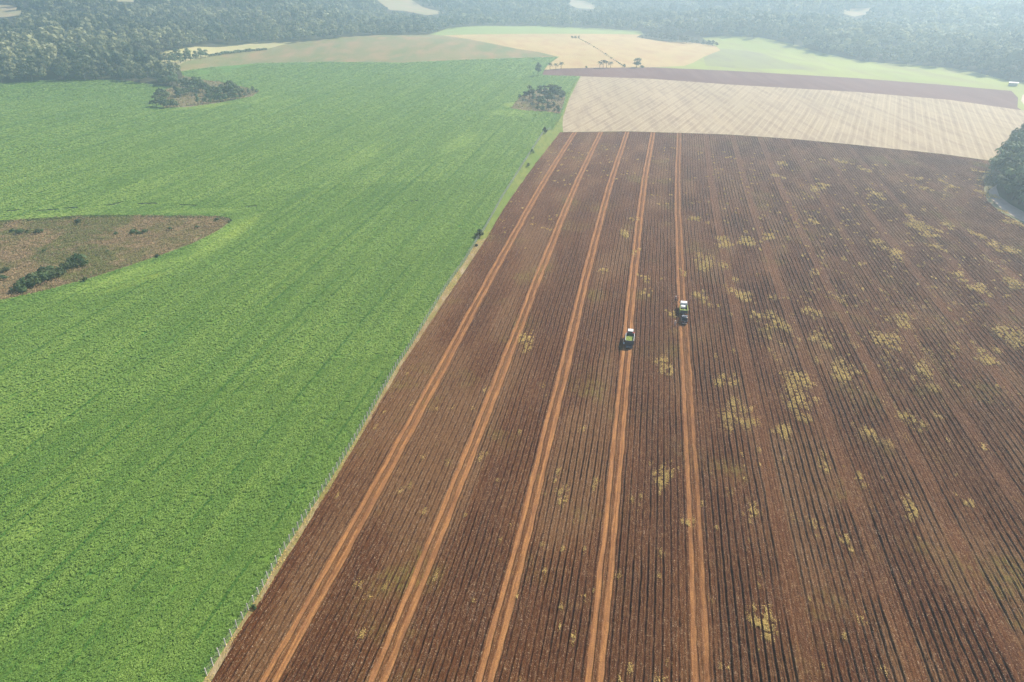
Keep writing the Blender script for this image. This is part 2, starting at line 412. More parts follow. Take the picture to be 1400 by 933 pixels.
PIX['hill_strip'] = [[(194, 75.5), (245, 67.5), (266, 64), (350, 58.5), (400, 58), (362, 68), (320, 73), (286, 77), (255, 84), (240, 91), (215, 82)]]
PIX['straw_field'] = [[(744, 96), (750, 88), (764, 78), (737, 71.5), (707, 67), (658, 57), (604, 48.8), (640, 47.5), (720, 46.5), (790, 46.5), (877, 47.5), (870, 51), (900, 56), (950, 59), (978, 63), (985, 69), (962, 78), (948, 86), (935, 90.5), (890, 92.3), (817, 92.8), (768, 93.8)]]
PIX['fallow_strip'] = [[(985, 66), (1040, 72), (1060, 80), (1090, 90), (1110, 96), (1000, 93), (965, 90), (962, 80)]]
PIX['far_green_field'] = [[(587, 47), (613, 38.5), (664, 35.5), (737, 35.5), (820, 39), (877, 43), (880, 47.5), (790, 46.5), (720, 46.5), (640, 47.5), (604, 48.8)]]
PIX['hill_field'] = [[(248, 98), (240, 91), (255, 84), (286, 77), (320, 73), (362, 68), (400, 58), (450, 53), (521, 48), (590, 47), (604, 48.8), (658, 57), (707, 67), (737, 71.5), (764, 78), (750, 78.3), (664, 81), (550, 86), (436, 85), (350, 87), (290, 92)]]
PIX['pasture'] = [[(890, 92.3), (935, 90.5), (948, 86), (962, 78), (985, 69), (978, 63), (960, 52), (990, 49), (1040, 51.5), (1090, 62), (1130, 74), (1180, 84), (1290, 92), (1330, 98), (1385, 112), (1440, 116), (1520, 125), (1520, 160), (1397, 151), (1391, 147), (1392, 134), (1383, 124.5), (1300, 117), (1171, 107), (1000, 97)]]
PIX['clearing'] = [[(-60, 4), (0, 6), (18, 8.5), (31, 13.5), (33, 20), (7, 24), (-60, 22)], [(60, 6), (70, 4), (70, 8), (62, 9)], [(130, -3), (200, -3), (188, 3), (140, 1.5)],
    [(512, -4), (556, -4), (578, 10), (610, 18), (584, 21), (552, 15), (533, 14), (520, 4)], [(766, -3), (800, 2), (817, 8.5), (814, 13), (788, 11), (774, 2)],
    [(917, 16.6), (966, 13.5), (1023, 12), (1083, 6.5), (1118, 3), (1083, 10.5), (1023, 14.6), (966, 16.8), (925, 19)], [(1134, 17), (1160, 12.5), (1191, 10.5), (1183, 20), (1168, 23), (1150, 18)]]
PIX['green_field'] = [FENCE[::-1] + [(-700, 1000), (-260, 420), (-140, 130), (0, 114.3), (57, 110.3), (128, 109.3), (171, 110.3), (228, 118.5), (246, 118), (250, 104), (248, 98), (290, 92), (350, 87), (436, 85), (550, 86), (664, 81), (750, 78.3), (764, 78), (750, 88), (744, 96), (741, 103), (792, 104.5), (776, 136), (768, 159), (757, 177)]]
ORDER = ['gully', 'scrub_ground', 'dirt_road', 'brown_hole', 'dry_verge', 'grass_verge', 'dark_field', 'stubble_field', 'hill_strip', 'straw_field', 'fallow_strip', 'far_green_field', 'hill_field', 'clearing', 'green_field', 'pasture']
WORLD = {k: [[at(*p) for p in poly] for poly in v] for k, v in PIX.items()}

# the ground: one triangulated sheet, cut along the field edges so that neighbours butt edge to edge
def densify(P, step):
    out = []
    for i in range(len(P)):
        a = P[i]; b = P[(i + 1) % len(P)]
        L = math.hypot(b[0] - a[0], b[1] - a[1]); dd = math.hypot(*a)
        n = max(1, int(L / max(step, dd * 0.03)))
        for k in range(n): out.append((a[0] + (b[0] - a[0]) * k / n, a[1] + (b[1] - a[1]) * k / n))
    return out
pts, edges = [], []
for k in ORDER:
    for poly in WORLD[k]:
        dp = densify(poly, 4.0); b0 = len(pts)
        pts += dp; edges += [(b0 + i, b0 + (i + 1) % len(dp)) for i in range(len(dp))]
r = 12.0
while r < 4000:
    st = R(0.9) if r > 150 else R(3)
    a = -math.pi
    while a < math.pi:
        ja = a + random.uniform(-.2, .2) * st
        pts.append((r * math.sin(ja), r * math.cos(ja)))
        a += st if abs(a) < R(48) else R(12)
    r *= 1.045
pts.append((0, 0))
for i in range(48):
    a = i * math.pi / 24; pts.append((4000 * math.sin(a), 4000 * math.cos(a)))
ov, oe, of, _, _, _ = delaunay_2d_cdt([Vector(p) for p in pts], edges, [], 0, 1e-4)
GV = np.array([(v.x, v.y) for v in ov]); GF = np.array([f for f in of if len(f) == 3])
GZ = T(GV[:, 0], GV[:, 1])
cx = GV[GF].mean(1)
cls = np.full(len(GF), -1)
for i in range(len(ORDER) - 1, -1, -1):
    for poly in WORLD[ORDER[i]]:
        cls[inpoly(cx[:, 0], cx[:, 1], poly)] = i
dd = np.hypot(cx[:, 0], cx[:, 1])
cls[(cls == -1) & ((dd < 480) | (cx[:, 1] < 0))] = -2
NICE = {-1: 'forest_floor', -2: 'plain'}
for i in sorted(set(cls.tolist())):
    name = NICE.get(i) or ORDER[i]
    if name == 'brown_hole': continue
    f = GF[cls == i]
    used = np.unique(f); remap = np.full(len(GV), -1); remap[used] = np.arange(len(used))
    V = np.column_stack([GV[used], GZ[used]])
    # counter-clockwise
    a, b, c = GV[f[:, 0]], GV[f[:, 1]], GV[f[:, 2]]
    flip = ((b[:, 0] - a[:, 0]) * (c[:, 1] - a[:, 1]) - (b[:, 1] - a[:, 1]) * (c[:, 0] - a[:, 0])) < 0
    f = f.copy(); f[flip] = f[flip][:, ::-1]
    o = link(name, np_mesh(name, V, remap[f], smooth=True), G[name])
    tag(o, kind='structure')

# ------------------------------------------------------------------ the ploughed field, furrow by furrow
ROW = 1.365
PER = 12 * ROW
# where the five main wheel tracks cross a few picture lines: the rows bend gently in plan
TRK = {182: (785.7, 822.9, 857.7, 892, 928), 240: (745, 793, 838, 884, 926), 298: (713, 768, 823.7, 876.3, 927), 391: (662.5, 730.5, 799, 866.5, 931.2), 500: (605, 690, 773.5, 856, 939),
       650: (525, 629, 736, 843, 946), 799: (444, 573, 701, 826, 952), 933: (365, 515, 668, 808, 955)}
_b = []
for y_, xs_ in TRK.items():
    q = [to_uv(*at(x_, y_)) for x_ in xs_]
    _b.append((float(np.mean([c[1] for c in q])), float(np.mean([c[0] - k * PER for k, c in enumerate(q)]))))
_b.sort(); print('bend', [(round(a), round(b, 2)) for a, b in _b])
_bv = np.array([b[0] for b in _b]); _bu = np.array([b[1] for b in _b])
TR0 = float(_bu[0])
_fv = np.arange(0, 600, 5.0); _fu = np.interp(_fv, _bv, _bu)
for _ in range(3): _fu = np.convolve(np.pad(_fu, 4, mode='edge'), np.ones(9) / 9, 'valid')
def bend(v): return np.interp(v, _fv, _fu) - TR0
u_left = -72.0
hole = [to_uv(*p) for p in WORLD['brown_hole'][0]]
far_edge = sorted([to_uv(*at(*p)) for p in PIX['brown_hole'][0][len(EDGE_B):][:8]])
left_edge = sorted([to_uv(*at(*p)) for p in EDGE_B], key=lambda q: q[1])
prof = [(p * ROW / 1.4, q) for p, q in [(0.0, -0.06), (0.07, -0.10), (0.14, -0.05), (0.24, 0.03), (0.34, 0.03), (0.44, -0.02), (0.53, -0.20), (0.62, -0.32), (0.71, -0.34), (0.80, -0.22), (0.90, -0.02), (1.00, 0.04), (1.10, 0.02), (1.18, -0.02), (1.24, -0.09), (1.32, -0.03)]]
nrow = int((198 - u_left) / ROW)
base_u = TR0 + ROW * math.floor((u_left - TR0) / ROW)
Uc = np.array([base_u + k * ROW + p[0] for k in range(nrow) for p in prof]); Zc = np.array([p[1] for k in range(nrow) for p in prof])
keep = Uc >= u_left - 0.2; Uc, Zc = Uc[keep], Zc[keep]
fe = np.array(far_edge)
# right edge of the field (polyline from far corner towards the camera), as v limit per u
rightpoly = [to_uv(*at(*p)) for p in ((1357, 220.5), (1350, 240), (1345, 258), (1350, 275), (1368, 290), (1394, 304), (1440, 321))]
vfar = np.interp(Uc + bend(430), fe[:, 0], fe[:, 1])
vnear = np.full(len(Uc), 38.0)
NS = 300
s = np.linspace(0, 1, NS); s = s ** 1.35
UU, SS = np.meshgrid(Uc, s, indexing='ij')
VV = vnear[:, None] + (vfar - vnear)[:, None] * SS
ZZ = np.repeat(Zc[:, None], NS, 1)
# wander of the ploughing, clods, uneven depth
rowid = np.floor((UU - base_u + 0.2) / ROW)
US = UU.copy()                       # straight row coordinate
UU = UU + bend(VV) + (vnoise(UU * 0 + 3, VV, 37, 5) - 0.5) * 0.25 + (vnoise(rowid * 7.1, VV, 9, 6) - 0.5) * 0.24 + (vnoise(rowid * 2.3, VV, 1.7, 7) - 0.5) * 0.09
depth = 0.45 + 0.95 * vnoise(rowid * 3.7, VV, 11, 8)
ZZ = ZZ * depth + (RNG.random(ZZ.shape) - 0.5) * 0.20 + (vnoise(UU, VV, 5, 3) - 0.5) * 0.10
# wheel tracks
kk = np.round((Uc - TR0) / (12 * ROW))
track = np.zeros_like(UU); rut = np.zeros_like(UU)
for k in range(-1, 12):
    c = TR0 + k * PER
    w = (vnoise(VV, VV * 0, 31, 20 + k) - 0.5) * 0.16
    amt = 1.0 if 0 <= k <= 3 else (0.8 if k == 4 else (0.12 if k <= 7 else 0.05))
    if k < 0: continue
    for sgn in (-1, 1):
        du = np.abs(US - (c + sgn * 0.93 + w))
        wid = 0.48 if k <= 3 else (0.46 if (k == 4 and sgn < 0) else 0.34 if k == 4 else 0.42)
        m = 1 - sstep((du - wid + 0.12 + 0.25 * (vnoise(US * 3, VV, 2.5, 77) - 0.5)) / 0.30)
        track = np.maximum(track, m * amt)
        rut = np.maximum(rut, m * (1 if k <= 4 else 0.7 if k <= 7 else 0.5))
    if k <= 4:
        track = np.maximum(track, 0.30 * amt * (1 - sstep((np.abs(US - c - w) - 0.5) / 0.3)))
    if k > 4:
        track = np.maximum(track, 0.04 * (1 - sstep((np.abs(US - c) - 0.95) / 0.35)))
        rut = np.maximum(rut, 0.5 * (1 - sstep((np.abs(US - c) - 0.95) / 0.35)))
ZZ = ZZ * (1 - 0.85 * rut) - 0.06 * rut + (RNG.random(ZZ.shape) - 0.5) * 0.02
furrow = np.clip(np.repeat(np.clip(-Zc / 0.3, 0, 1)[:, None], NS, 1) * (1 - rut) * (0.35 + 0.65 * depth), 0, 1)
rowtone = vnoise(rowid * 5.3, VV, 26, 9) * (1 - rut)
nU = len(Uc)
idx = np.arange(nU * NS).reshape(nU, NS)
Fq = np.stack([idx[:-1, :-1], idx[1:, :-1], idx[1:, 1:], idx[:-1, 1:]], -1)
ctr_u = (UU[:-1, :-1] + UU[1:, 1:]) / 2; ctr_v = (VV[:-1, :-1] + VV[1:, 1:]) / 2
rp = sorted(rightpoly, key=lambda q: q[1])
umax = np.interp(ctr_v, [q[1] for q in rp], [q[0] for q in rp])
umax = np.where(ctr_v < rp[0][1], 400, umax)
ok = (ctr_u < umax) & (ctr_u > np.interp(ctr_v, [q[1] for q in left_edge], [q[0] for q in left_edge]) - 0.15)
Fq = Fq[ok]
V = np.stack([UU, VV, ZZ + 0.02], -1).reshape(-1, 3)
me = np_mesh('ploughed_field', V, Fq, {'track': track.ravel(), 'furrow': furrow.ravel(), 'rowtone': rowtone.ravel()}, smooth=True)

def plough_mat():
    t = NT('ploughed red soil')
    c = t.coord('Object', 0, (1, 0.5, 1)); c1 = t.coord('Object')
    n0 = t.noise(c1, 0.018, 3); n1 = t.noise(c, 0.12, 4); n2 = t.noise(c, 1.3, 5, 0.7); n3 = t.noise(c1, 4.2, 3, 0.75); n4 = t.noise(t.coord('Object', 0, (1, 0.25, 1)), 2.6, 3, 0.7)
    col = t.mix(t.ramp(n0, 0.35, 0.65), (0.090, 0.028, 0.008), (0.112, 0.041, 0.013))
    col = t.mix(t.ramp(n1, 0.40, 0.70, 0, 0.7), col, (0.142, 0.058, 0.020))
    rt = t.attr('rowtone')
    col = t.mix(t.ramp(rt, 0.50, 0.85, 0, 0.75), col, (0.170, 0.086, 0.036))
    col = t.mix(t.ramp(rt, 0.18, 0.45, 0.55, 0), col, (0.078, 0.027, 0.010))
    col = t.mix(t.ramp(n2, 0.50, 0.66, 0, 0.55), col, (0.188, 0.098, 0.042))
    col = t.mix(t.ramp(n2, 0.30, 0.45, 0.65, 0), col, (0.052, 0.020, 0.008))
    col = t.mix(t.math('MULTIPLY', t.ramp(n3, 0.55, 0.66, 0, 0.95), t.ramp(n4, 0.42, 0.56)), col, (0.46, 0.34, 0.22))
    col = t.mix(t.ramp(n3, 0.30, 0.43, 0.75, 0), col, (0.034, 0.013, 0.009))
    # greenish weedy growth on some beds
    w = t.math('MULTIPLY', t.ramp(t.noise(c1, 0.045, 3), 0.54, 0.68), t.ramp(n2, 0.40, 0.62, 0.05, 0.7))
    col = t.mix(t.math('MULTIPLY', w, t.ramp(rt, 0.3, 0.6, 0.3, 1.0)), col, (0.17, 0.14, 0.032))
    col = t.mix(t.math('MULTIPLY', t.attr('furrow'), t.ramp(n2, 0.34, 0.66, 0.92, 0.25)), col, (0.030, 0.011, 0.008))  # deep soil darkened: moist ground, plus furrow shade put into the colour
    tn = t.noise(t.coord('Object', 0, (1, 0.06, 1)), 2.2, 4); tn2 = t.noise(c1, 0.35, 4)
    tcol = t.mix(t.ramp(tn, 0.32, 0.66), (0.20, 0.090, 0.034), (0.37, 0.178, 0.060))
    tcol = t.mix(t.ramp(tn2, 0.35, 0.7, 0, 0.5), tcol, (0.24, 0.112, 0.052))
    tcol = t.mix(t.ramp(n3, 0.35, 0.60, 0.5, 0), tcol, (0.13, 0.05, 0.022))
    col = t.mix(t.math('MULTIPLY', t.attr('track'), t.ramp(n2, 0.25, 0.55, 0.6, 1.0)), col, tcol)
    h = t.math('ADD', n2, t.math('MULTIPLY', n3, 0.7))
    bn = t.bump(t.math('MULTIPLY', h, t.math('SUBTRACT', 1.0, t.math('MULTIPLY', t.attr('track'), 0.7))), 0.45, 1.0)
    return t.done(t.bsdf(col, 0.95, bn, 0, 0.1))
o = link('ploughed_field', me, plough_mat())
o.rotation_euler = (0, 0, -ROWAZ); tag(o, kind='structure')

# ------------------------------------------------------------------ ground cover (stuff)
def in_view(x, y, z=0.0, mx=60, my=60):
    px, py = proj(x, y, z); return (px > -mx) & (px < W + mx) & (py > -my) & (py < HH + my)

def scatter(dmin, dmax, density, azl=-42, azr=42):
    A = (dmax ** 2 - dmin ** 2) / 2 * R(azr - azl); n = int(A * density)
    d = np.sqrt(RNG.random(n) * (dmax ** 2 - dmin ** 2) + dmin ** 2); a = R(azl) + RNG.random(n) * R(azr - azl)
    x, y = d * np.sin(a), d * np.cos(a)
    k = in_view(x, y); return x[k], y[k], d[k]

def stuff(name, mat, C, N, size, asp, tint):
    P, Fq, t = quads(C, N, size, asp, tint)
    o = link(name, np_mesh(name, P, Fq, {'tint': t}), mat)
    return tag(o, kind='stuff')

green_w = WORLD['green_field'][0]
holes = WORLD['scrub_ground'] + WORLD['gully']
def green_ok(x, y):
    m = inpoly(x, y, green_w)
    for h in holes: m &= ~inpoly(x, y, h)
    return m
Cs, Ns, Ss, Ts = [], [], [], []
for (d0, d1, den, sz) in ((50, 110, 46, 0.132), (110, 170, 25, 0.18), (170, 250, 11, 0.275), (250, 340, 6, 0.37), (340, 480, 3.2, 0.51), (480, 680, 1.7, 0.71), (680, 900, 0.9, 1.0)):
    x, y, d = scatter(d0, d1, den, -58, 10)
    k = green_ok(x, y); x, y, d = x[k], y[k], d[k]
    u, v = to_uv(x, y)
    # rows 0.5 m apart, gaps and tramlines
    lump = vnoise(u * 1.0, v * 0.6, 1.1, 31); big = vnoise(u, v * 0.35, 9, 33)
    pht = np.abs(((u + 57) / 16.8) % 1 - 0.5) * 16.8
    gap = (pht < 0.35) & (vnoise(u, v, 6, 35) > 0.35)
    k = vnoise(u, v, 1.6, 36) > 0.10
    x, y, d, lump, big, gap = x[k], y[k], d[k], lump[k], big[k], gap[k]
    n = len(x)
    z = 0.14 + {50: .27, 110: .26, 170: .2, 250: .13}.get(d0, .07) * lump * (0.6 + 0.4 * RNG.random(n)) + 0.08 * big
    C = np.column_stack([x, y, z + T(x, y)])
    jt = {50: .36, 110: .32, 170: .24, 250: .17}.get(d0, .12)
    N = np.column_stack([RNG.normal(0, jt, n), RNG.normal(0, jt, n), np.ones(n)])
    ya = blob_amount(x, y)
    Cs.append(C); Ns.append(N); Ss.append(sz * (0.65 + 0.7 * RNG.random(n))); 
    fine = np.abs(((u[k] + 0.4 * vnoise(u[k], v[k], 12, 38)) / 4.2) % 1 - 0.5) < 0.07
    band = vnoise(u[k], v[k] * 0.05, 2.4, 39) - 0.5
    Ts.append(np.clip(0.32 + {50: .20, 110: .20, 170: .16}.get(d0, .12) * RNG.random(n) + (0.22 if d0 < 170 else 0.12) * (lump - 0.45) + (0.0 if d0 < 170 else 0.10 if d0 < 340 else 0.20) + 0.10 * (big - 0.5) + 0.38 * band + 0.42 * ya - 0.28 * gap - 0.16 * fine, 0, 1.3))  # farther leaves tinted paler: distance haze and leaf sheen put into the colour
C = np.concatenate(Cs); print('crop leaves', len(C))
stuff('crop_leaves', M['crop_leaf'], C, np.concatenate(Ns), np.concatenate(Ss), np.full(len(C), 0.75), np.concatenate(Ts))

# straw residue on the plough
brown_w = WORLD['brown_hole'][0]
def track_amount(u, v):
    ph = ((u - bend(v) - TR0) / PER); k = np.round(ph); du = np.abs(u - bend(v) - (TR0 + k * PER))
    return (du < 1.6) & (k >= 0) & (k <= 5)
Cs, Ns, Ss, Ts = [], [], [], []
for (d0, d1, den, sz) in ((55, 120, 7.0, 0.08), (120, 200, 3.5, 0.11), (200, 320, 1.6, 0.15), (320, 440, 0.4, 0.2)):
    x, y, d = scatter(d0, d1, den, -25, 42)
    u, v = to_uv(x, y)
    k = inpoly(x, y, brown_w) & ~track_amount(u, v) & (vnoise(u, v * 0.12, 1.6, 41) + 0.5 * vnoise(u, v, 18, 42) > 0.78)
    x, y = x[k], y[k]; n = len(x)
    Cs.append(np.column_stack([x, y, 0.06 + 0.05 * RNG.random(n)])); Ns.append(np.column_stack([RNG.normal(0, .5, n), RNG.normal(0, .5, n), np.ones(n)]))
    Ss.append(sz * (0.5 + RNG.random(n))); Ts.append(RNG.random(n) ** 1.3)
C = np.concatenate(Cs); print('straw', len(C))
stuff('straw_residue', M['straw'], C, np.concatenate(Ns), np.concatenate(Ss), np.full(len(C), 0.35), np.concatenate(Ts))

# dry yellow weed patches: the noticeable ones where they grow, more at random
PATCH = [(868, 345, 2), (828, 371, 2), (1018, 404, 4), (1062, 443, 4), (1090, 517, 5), (1147, 510, 4), (1128, 470, 3), (1040, 432, 3), (965, 362, 6), (1005, 560, 4), (1015, 575, 3), (1104, 425, 3), (1018, 330, 4), (1050, 325, 3), (1120, 258, 4), (1125, 253, 3), (1198, 265, 4), (1252, 245, 3), (1262, 258, 3), (1266, 312, 5), (1250, 302, 3), (1270, 322, 3),
    (1300, 255, 3), (1345, 265, 4), (1335, 322, 3), (1385, 455, 6), (1392, 466, 5), (1335, 395, 4), (1310, 375, 3), (1352, 490, 4), (1250, 700, 4), (1245, 692, 3), (1035, 850, 4), (1040, 860, 3), (1050, 843, 3), (1130, 640, 3), (1110, 715, 3), (1160, 745, 3), (1240, 575, 3), (1320, 690, 3), (720, 470, 3), (768, 680, 3), (775, 670, 2), (910, 505, 3), (905, 650, 4), (900, 660, 3), (915, 640, 3),
    (1330, 232, 2), (1352, 238, 3), (1180, 232, 3), (1150, 222, 3), (1216, 340, 4), (1150, 410, 3), (1090, 560, 3), (1105, 575, 2), (1190, 590, 3), (1215, 470, 5), (1260, 500, 4), (1300, 310, 3), (1370, 290, 2), (1385, 305, 4), (1375, 340, 4), (1390, 390, 4), (1280, 340, 3), (1060, 240, 3), (1070, 225, 3), (950, 300, 3), (988, 330, 4), (935, 375, 2), (880, 380, 2), (855, 320, 3), (960, 405, 3), (885, 400, 2), (920, 430, 2), (1180, 660, 3), (1070, 590, 3), (1030, 700, 3), (940, 720, 3), (990, 520, 3), (870, 300, 2), (1110, 300, 3), (1230, 440, 4)]
Cs, Ns, Ss, Ts = [], [], [], []
def patch(x, y, rad, green=0.0, st=0.75):
    dist = math.hypot(x, y); u0, v0 = to_uv(x, y)
    den = 60 if dist < 160 else (45 if dist < 260 else 30)
    n = int(den * 3.14 * rad * rad * 1.3)
    du = RNG.normal(0, rad * 0.45, n); dv = RNG.normal(0, rad * st, n)
    u, v = u0 + du, v0 + dv
    k = (vnoise(u, v, 0.7, 52) > 0.30) & (np.abs(((u - bend(v) - TR0) / ROW) % 1 - 0.5) > 0.14)
    u, v = u[k], v[k]; n = len(u)
    xx, yy = from_uv(u, v)
    Cs.append(np.column_stack([xx, yy, 0.08 + 0.25 * RNG.random(n)])); Ns.append(np.column_stack([RNG.normal(0, .7, n), RNG.normal(0, .7, n), np.ones(n)]))
    sz = 0.085 if dist < 160 else (0.125 if dist < 260 else 0.19)
    Ss.append(sz * (0.6 + 0.8 * RNG.random(n))); Ts.append(np.clip(0.15 + 0.85 * RNG.random(n) - green, 0, 1))
for (px, py, r_) in PATCH:
    x, y = at(px, py)
    if py > 600: r_ *= 0.6
    if py < 600: r_ *= 1.12
    r_ *= 0.85
    for q in range(8): patch(x + random.gauss(0, r_ * .45), y + random.gauss(0, r_ * .95), r_ * random.uniform(.22, .55), random.uniform(-.2, .15))
x, y, d = scatter(60, 420, 0.05, -20, 42)
u, v = to_uv(x, y); q_, p_ = proj(x, y, 0 * x); core = np.exp(-((q_ - 1130) / 190) ** 2 - ((p_ - 430) / 150) ** 2)
k = (RNG.random(len(x)) < 0.35 + 0.65 * core) & inpoly(x, y, brown_w) & ~track_amount(u, v) & ((vnoise(x, y, 45, 61) + (u > 18) * 0.18) > 0.46)
for xx, yy in zip(x[k], y[k]): patch(xx, yy, random.uniform(0.25, 0.95), random.uniform(-0.2, 0.4))
for _ in range(70):
    x, y = at(random.gauss(1245, 55), random.gauss(470, 60))
    patch(x, y, random.uniform(0.45, 0.8), random.uniform(-.1, .3), random.uniform(3, 7))
for _ in range(60):
    x, y = at(random.uniform(900, 1390), random.uniform(230, 640))
    patch(x, y, random.uniform(0.5, 1.1), random.uniform(-.25, .2), random.uniform(.7, 1.6))
xg, yg = at(1340, 226); patch(xg, yg, 4, 0.9); patch(xg + 3, yg - 2, 3, 0.9)
C = np.concatenate(Cs); print('weeds', len(C))
stuff('weed_patches', M['weed_leaf'], C, np.concatenate(Ns), np.concatenate(Ss), np.full(len(C), 0.6), np.concatenate(Ts))

# verge grass along the fence and rough scrub of the fallow islands
def fill(polys, dens, hmin, hmax, size, mat, name, tintf, upn=1.0, nmin=0.0):
    Cs, Ns, Ss, Ts = [], [], [], []
    for P in polys:
        P = np.array(P); lo, hi = P.min(0), P.max(0)
        dist = np.hypot(*P.mean(0)); n = int((hi[0] - lo[0]) * (hi[1] - lo[1]) * dens)
        x = lo[0] + RNG.random(n) * (hi[0] - lo[0]); y = lo[1] + RNG.random(n) * (hi[1] - lo[1])
        k = inpoly(x, y, [tuple(p) for p in P]) & in_view(x, y) & (vnoise(x, y, 2.2, 71) > nmin); x, y = x[k], y[k]; n = len(x)
        hgt = vnoise(x, y, 2.6, 72) * 0.6 + vnoise(x, y, 11, 73) * 0.4
        z = hmin + (hmax - hmin) * hgt * RNG.random(n)
        Cs.append(np.column_stack([x, y, z + T(x, y)])); Ns.append(np.column_stack([RNG.normal(0, .6, n), RNG.normal(0, .6, n), np.full(n, upn)]))
        Ss.append(size * (0.6 + 0.8 * RNG.random(n))); Ts.append(np.clip(tintf(x, y, hgt), 0, 1))
    C = np.concatenate(Cs); print(name, len(C))
    return stuff(name, mat, C, np.concatenate(Ns), np.concatenate(Ss), np.full(len(C), 0.6), np.concatenate(Ts))
fill([WORLD['dry_verge'][0]], 11, 0.04, 0.45, 0.13, M['weed_leaf'], 'verge_weeds', lambda x, y, h: 0.12 + 0.75 * RNG.random(len(x)) * vnoise(x, y, 5, 81) * 1.5, nmin=0.3)
def scrub_tint(x, y, h):
    q, p = proj(x, y, 0 * x)
    red = sstep((q - 150 + 0.6 * (p - 330)) / 130)
    g1 = sstep((0.65 * vnoise(x, y * 0.6, 11, 82) + 0.35 * vnoise(x, y, 3.5, 83) - 0.33) / 0.22)
    return 0.95 - 0.85 * g1 * (1 - 0.75 * red) + 0.35 * (RNG.random(len(x)) - 0.5)
fill(WORLD['scrub_ground'][:1], 10, 0.05, 1.5, 0.27, M['scrub_leaf'], 'scrub_growth', scrub_tint, 1.1, 0.12)
fill(WORLD['scrub_ground'][1:], 0.8, 0.05, 1.6, 0.55, M['scrub_leaf'], 'scrub_growth', lambda x, y, h: 0.5 * RNG.random(len(x)) + 0.25, 0.8, 0.2)

# ------------------------------------------------------------------ trees
def crown_pts(rng, Rr, Hc, base, nl, nq, q, flat=0.75):
    """leaf clumps over several uneven lobes: centres, normals, sizes, tint"""
    L = []
    for i in range(nl):
        a = rng.random() * 6.283; rr = Rr * 0.62 * math.sqrt(rng.random()); h = base + Hc * (0.16 + 0.62 * rng.random() * (1 - 0.35 * rr / Rr))
        L.append((rr * math.cos(a), rr * math.sin(a), h, Rr * rng.uniform(0.30, 0.52)))
    L.append((0, 0, base + Hc * 0.72, Rr * 0.42))
    L = np.array(L)
    w = L[:, 3] ** 2; k = rng.choice(len(L), nq, p=w / w.sum())
    D = rng.normal(size=(nq, 3)); D[:, 2] = np.abs(D[:, 2]) * 1.1 - 0.35; D /= np.linalg.norm(D, axis=1, keepdims=True)
    rad = L[k, 3] * (0.72 + 0.36 * rng.random(nq))
    C = L[k, :3] + D * rad[:, None] * np.array([1, 1, flat])
    N = D + rng.normal(0, 0.30, (nq, 3)); N[:, 2] += 0.15
    S = q * (0.6 + 0.8 * rng.random(nq))
    t = np.clip(0.35 + 0.28 * (rng.random(nq) - 0.5) + 0.5 * (rng.random(len(L))[k] - 0.5), 0, 1)
    return C, N, S, t

def trunk_mb(rng, h, r0, Rr):
    mb = MB(); lean = rng.normal(0, 0.03 * h, 2)
    top = Vector((lean[0], lean[1], h))
    mb.tube([(0, 0, -0.4), (lean[0] * .3, lean[1] * .3, h * 0.45), top], [r0 * 1.25, r0 * 0.85, r0 * 0.45], 7)
    for i in range(4):
        a = i * 1.57 + rng.random(); b = Vector((lean[0] * .6, lean[1] * .6, h * (0.5 + 0.1 * i)))
        e = b + Vector((math.cos(a) * Rr * .55, math.sin(a) * Rr * .55, h * 0.28))
        mb.tube([b, b.lerp(e, .5) + Vector((0, 0, -.15)), e], [r0 * .45, r0 * .3, r0 * .12], 5)
    return mb

def crown_mesh(name, C, N, S, t):
    P, Fq, tt = quads(C, N, S, np.full(len(C), 0.8), t)
    return np_mesh(name, P, Fq, {'tint': tt})

PROTO = []          # (crown mesh, trunk mesh) at nominal radius 4.5, height 12
for i in range(10):
    rng = np.random.default_rng(100 + i)
    Hc = rng.uniform(9.5, 11.0); base = 11.8 - Hc
    Cc = crown_pts(rng, rng.uniform(4.0, 5.2), Hc, base, int(rng.integers(10, 16)), 520, 0.62)
    cm = crown_mesh('crown', *Cc); tm_o = trunk_mb(rng, 9.0, 0.26, 4.5).build('trunk', M['bark'])
    PROTO.append((cm, tm_o.data)); bpy.data.objects.remove(tm_o)
SHRUB = []
for i in range(5):
    rng = np.random.default_rng(200 + i)
    Cc = crown_pts(rng, 1.6, 2.0, 0.15, 6, 190, 0.26, 0.8)
    cm = crown_mesh('foliage', *Cc)
    mb = MB()
    for j in range(4):
        a = j * 1.6 + i; mb.tube([(0.05 * math.cos(a), 0.05 * math.sin(a), -0.15), (0.5 * math.cos(a), 0.5 * math.sin(a), 0.8), (0.9 * math.cos(a), 0.9 * math.sin(a), 1.5)], [0.06, 0.04, 0.015], 5)
    so = mb.build('stem', M['bark']); SHRUB.append((cm, so.data)); bpy.data.objects.remove(so)

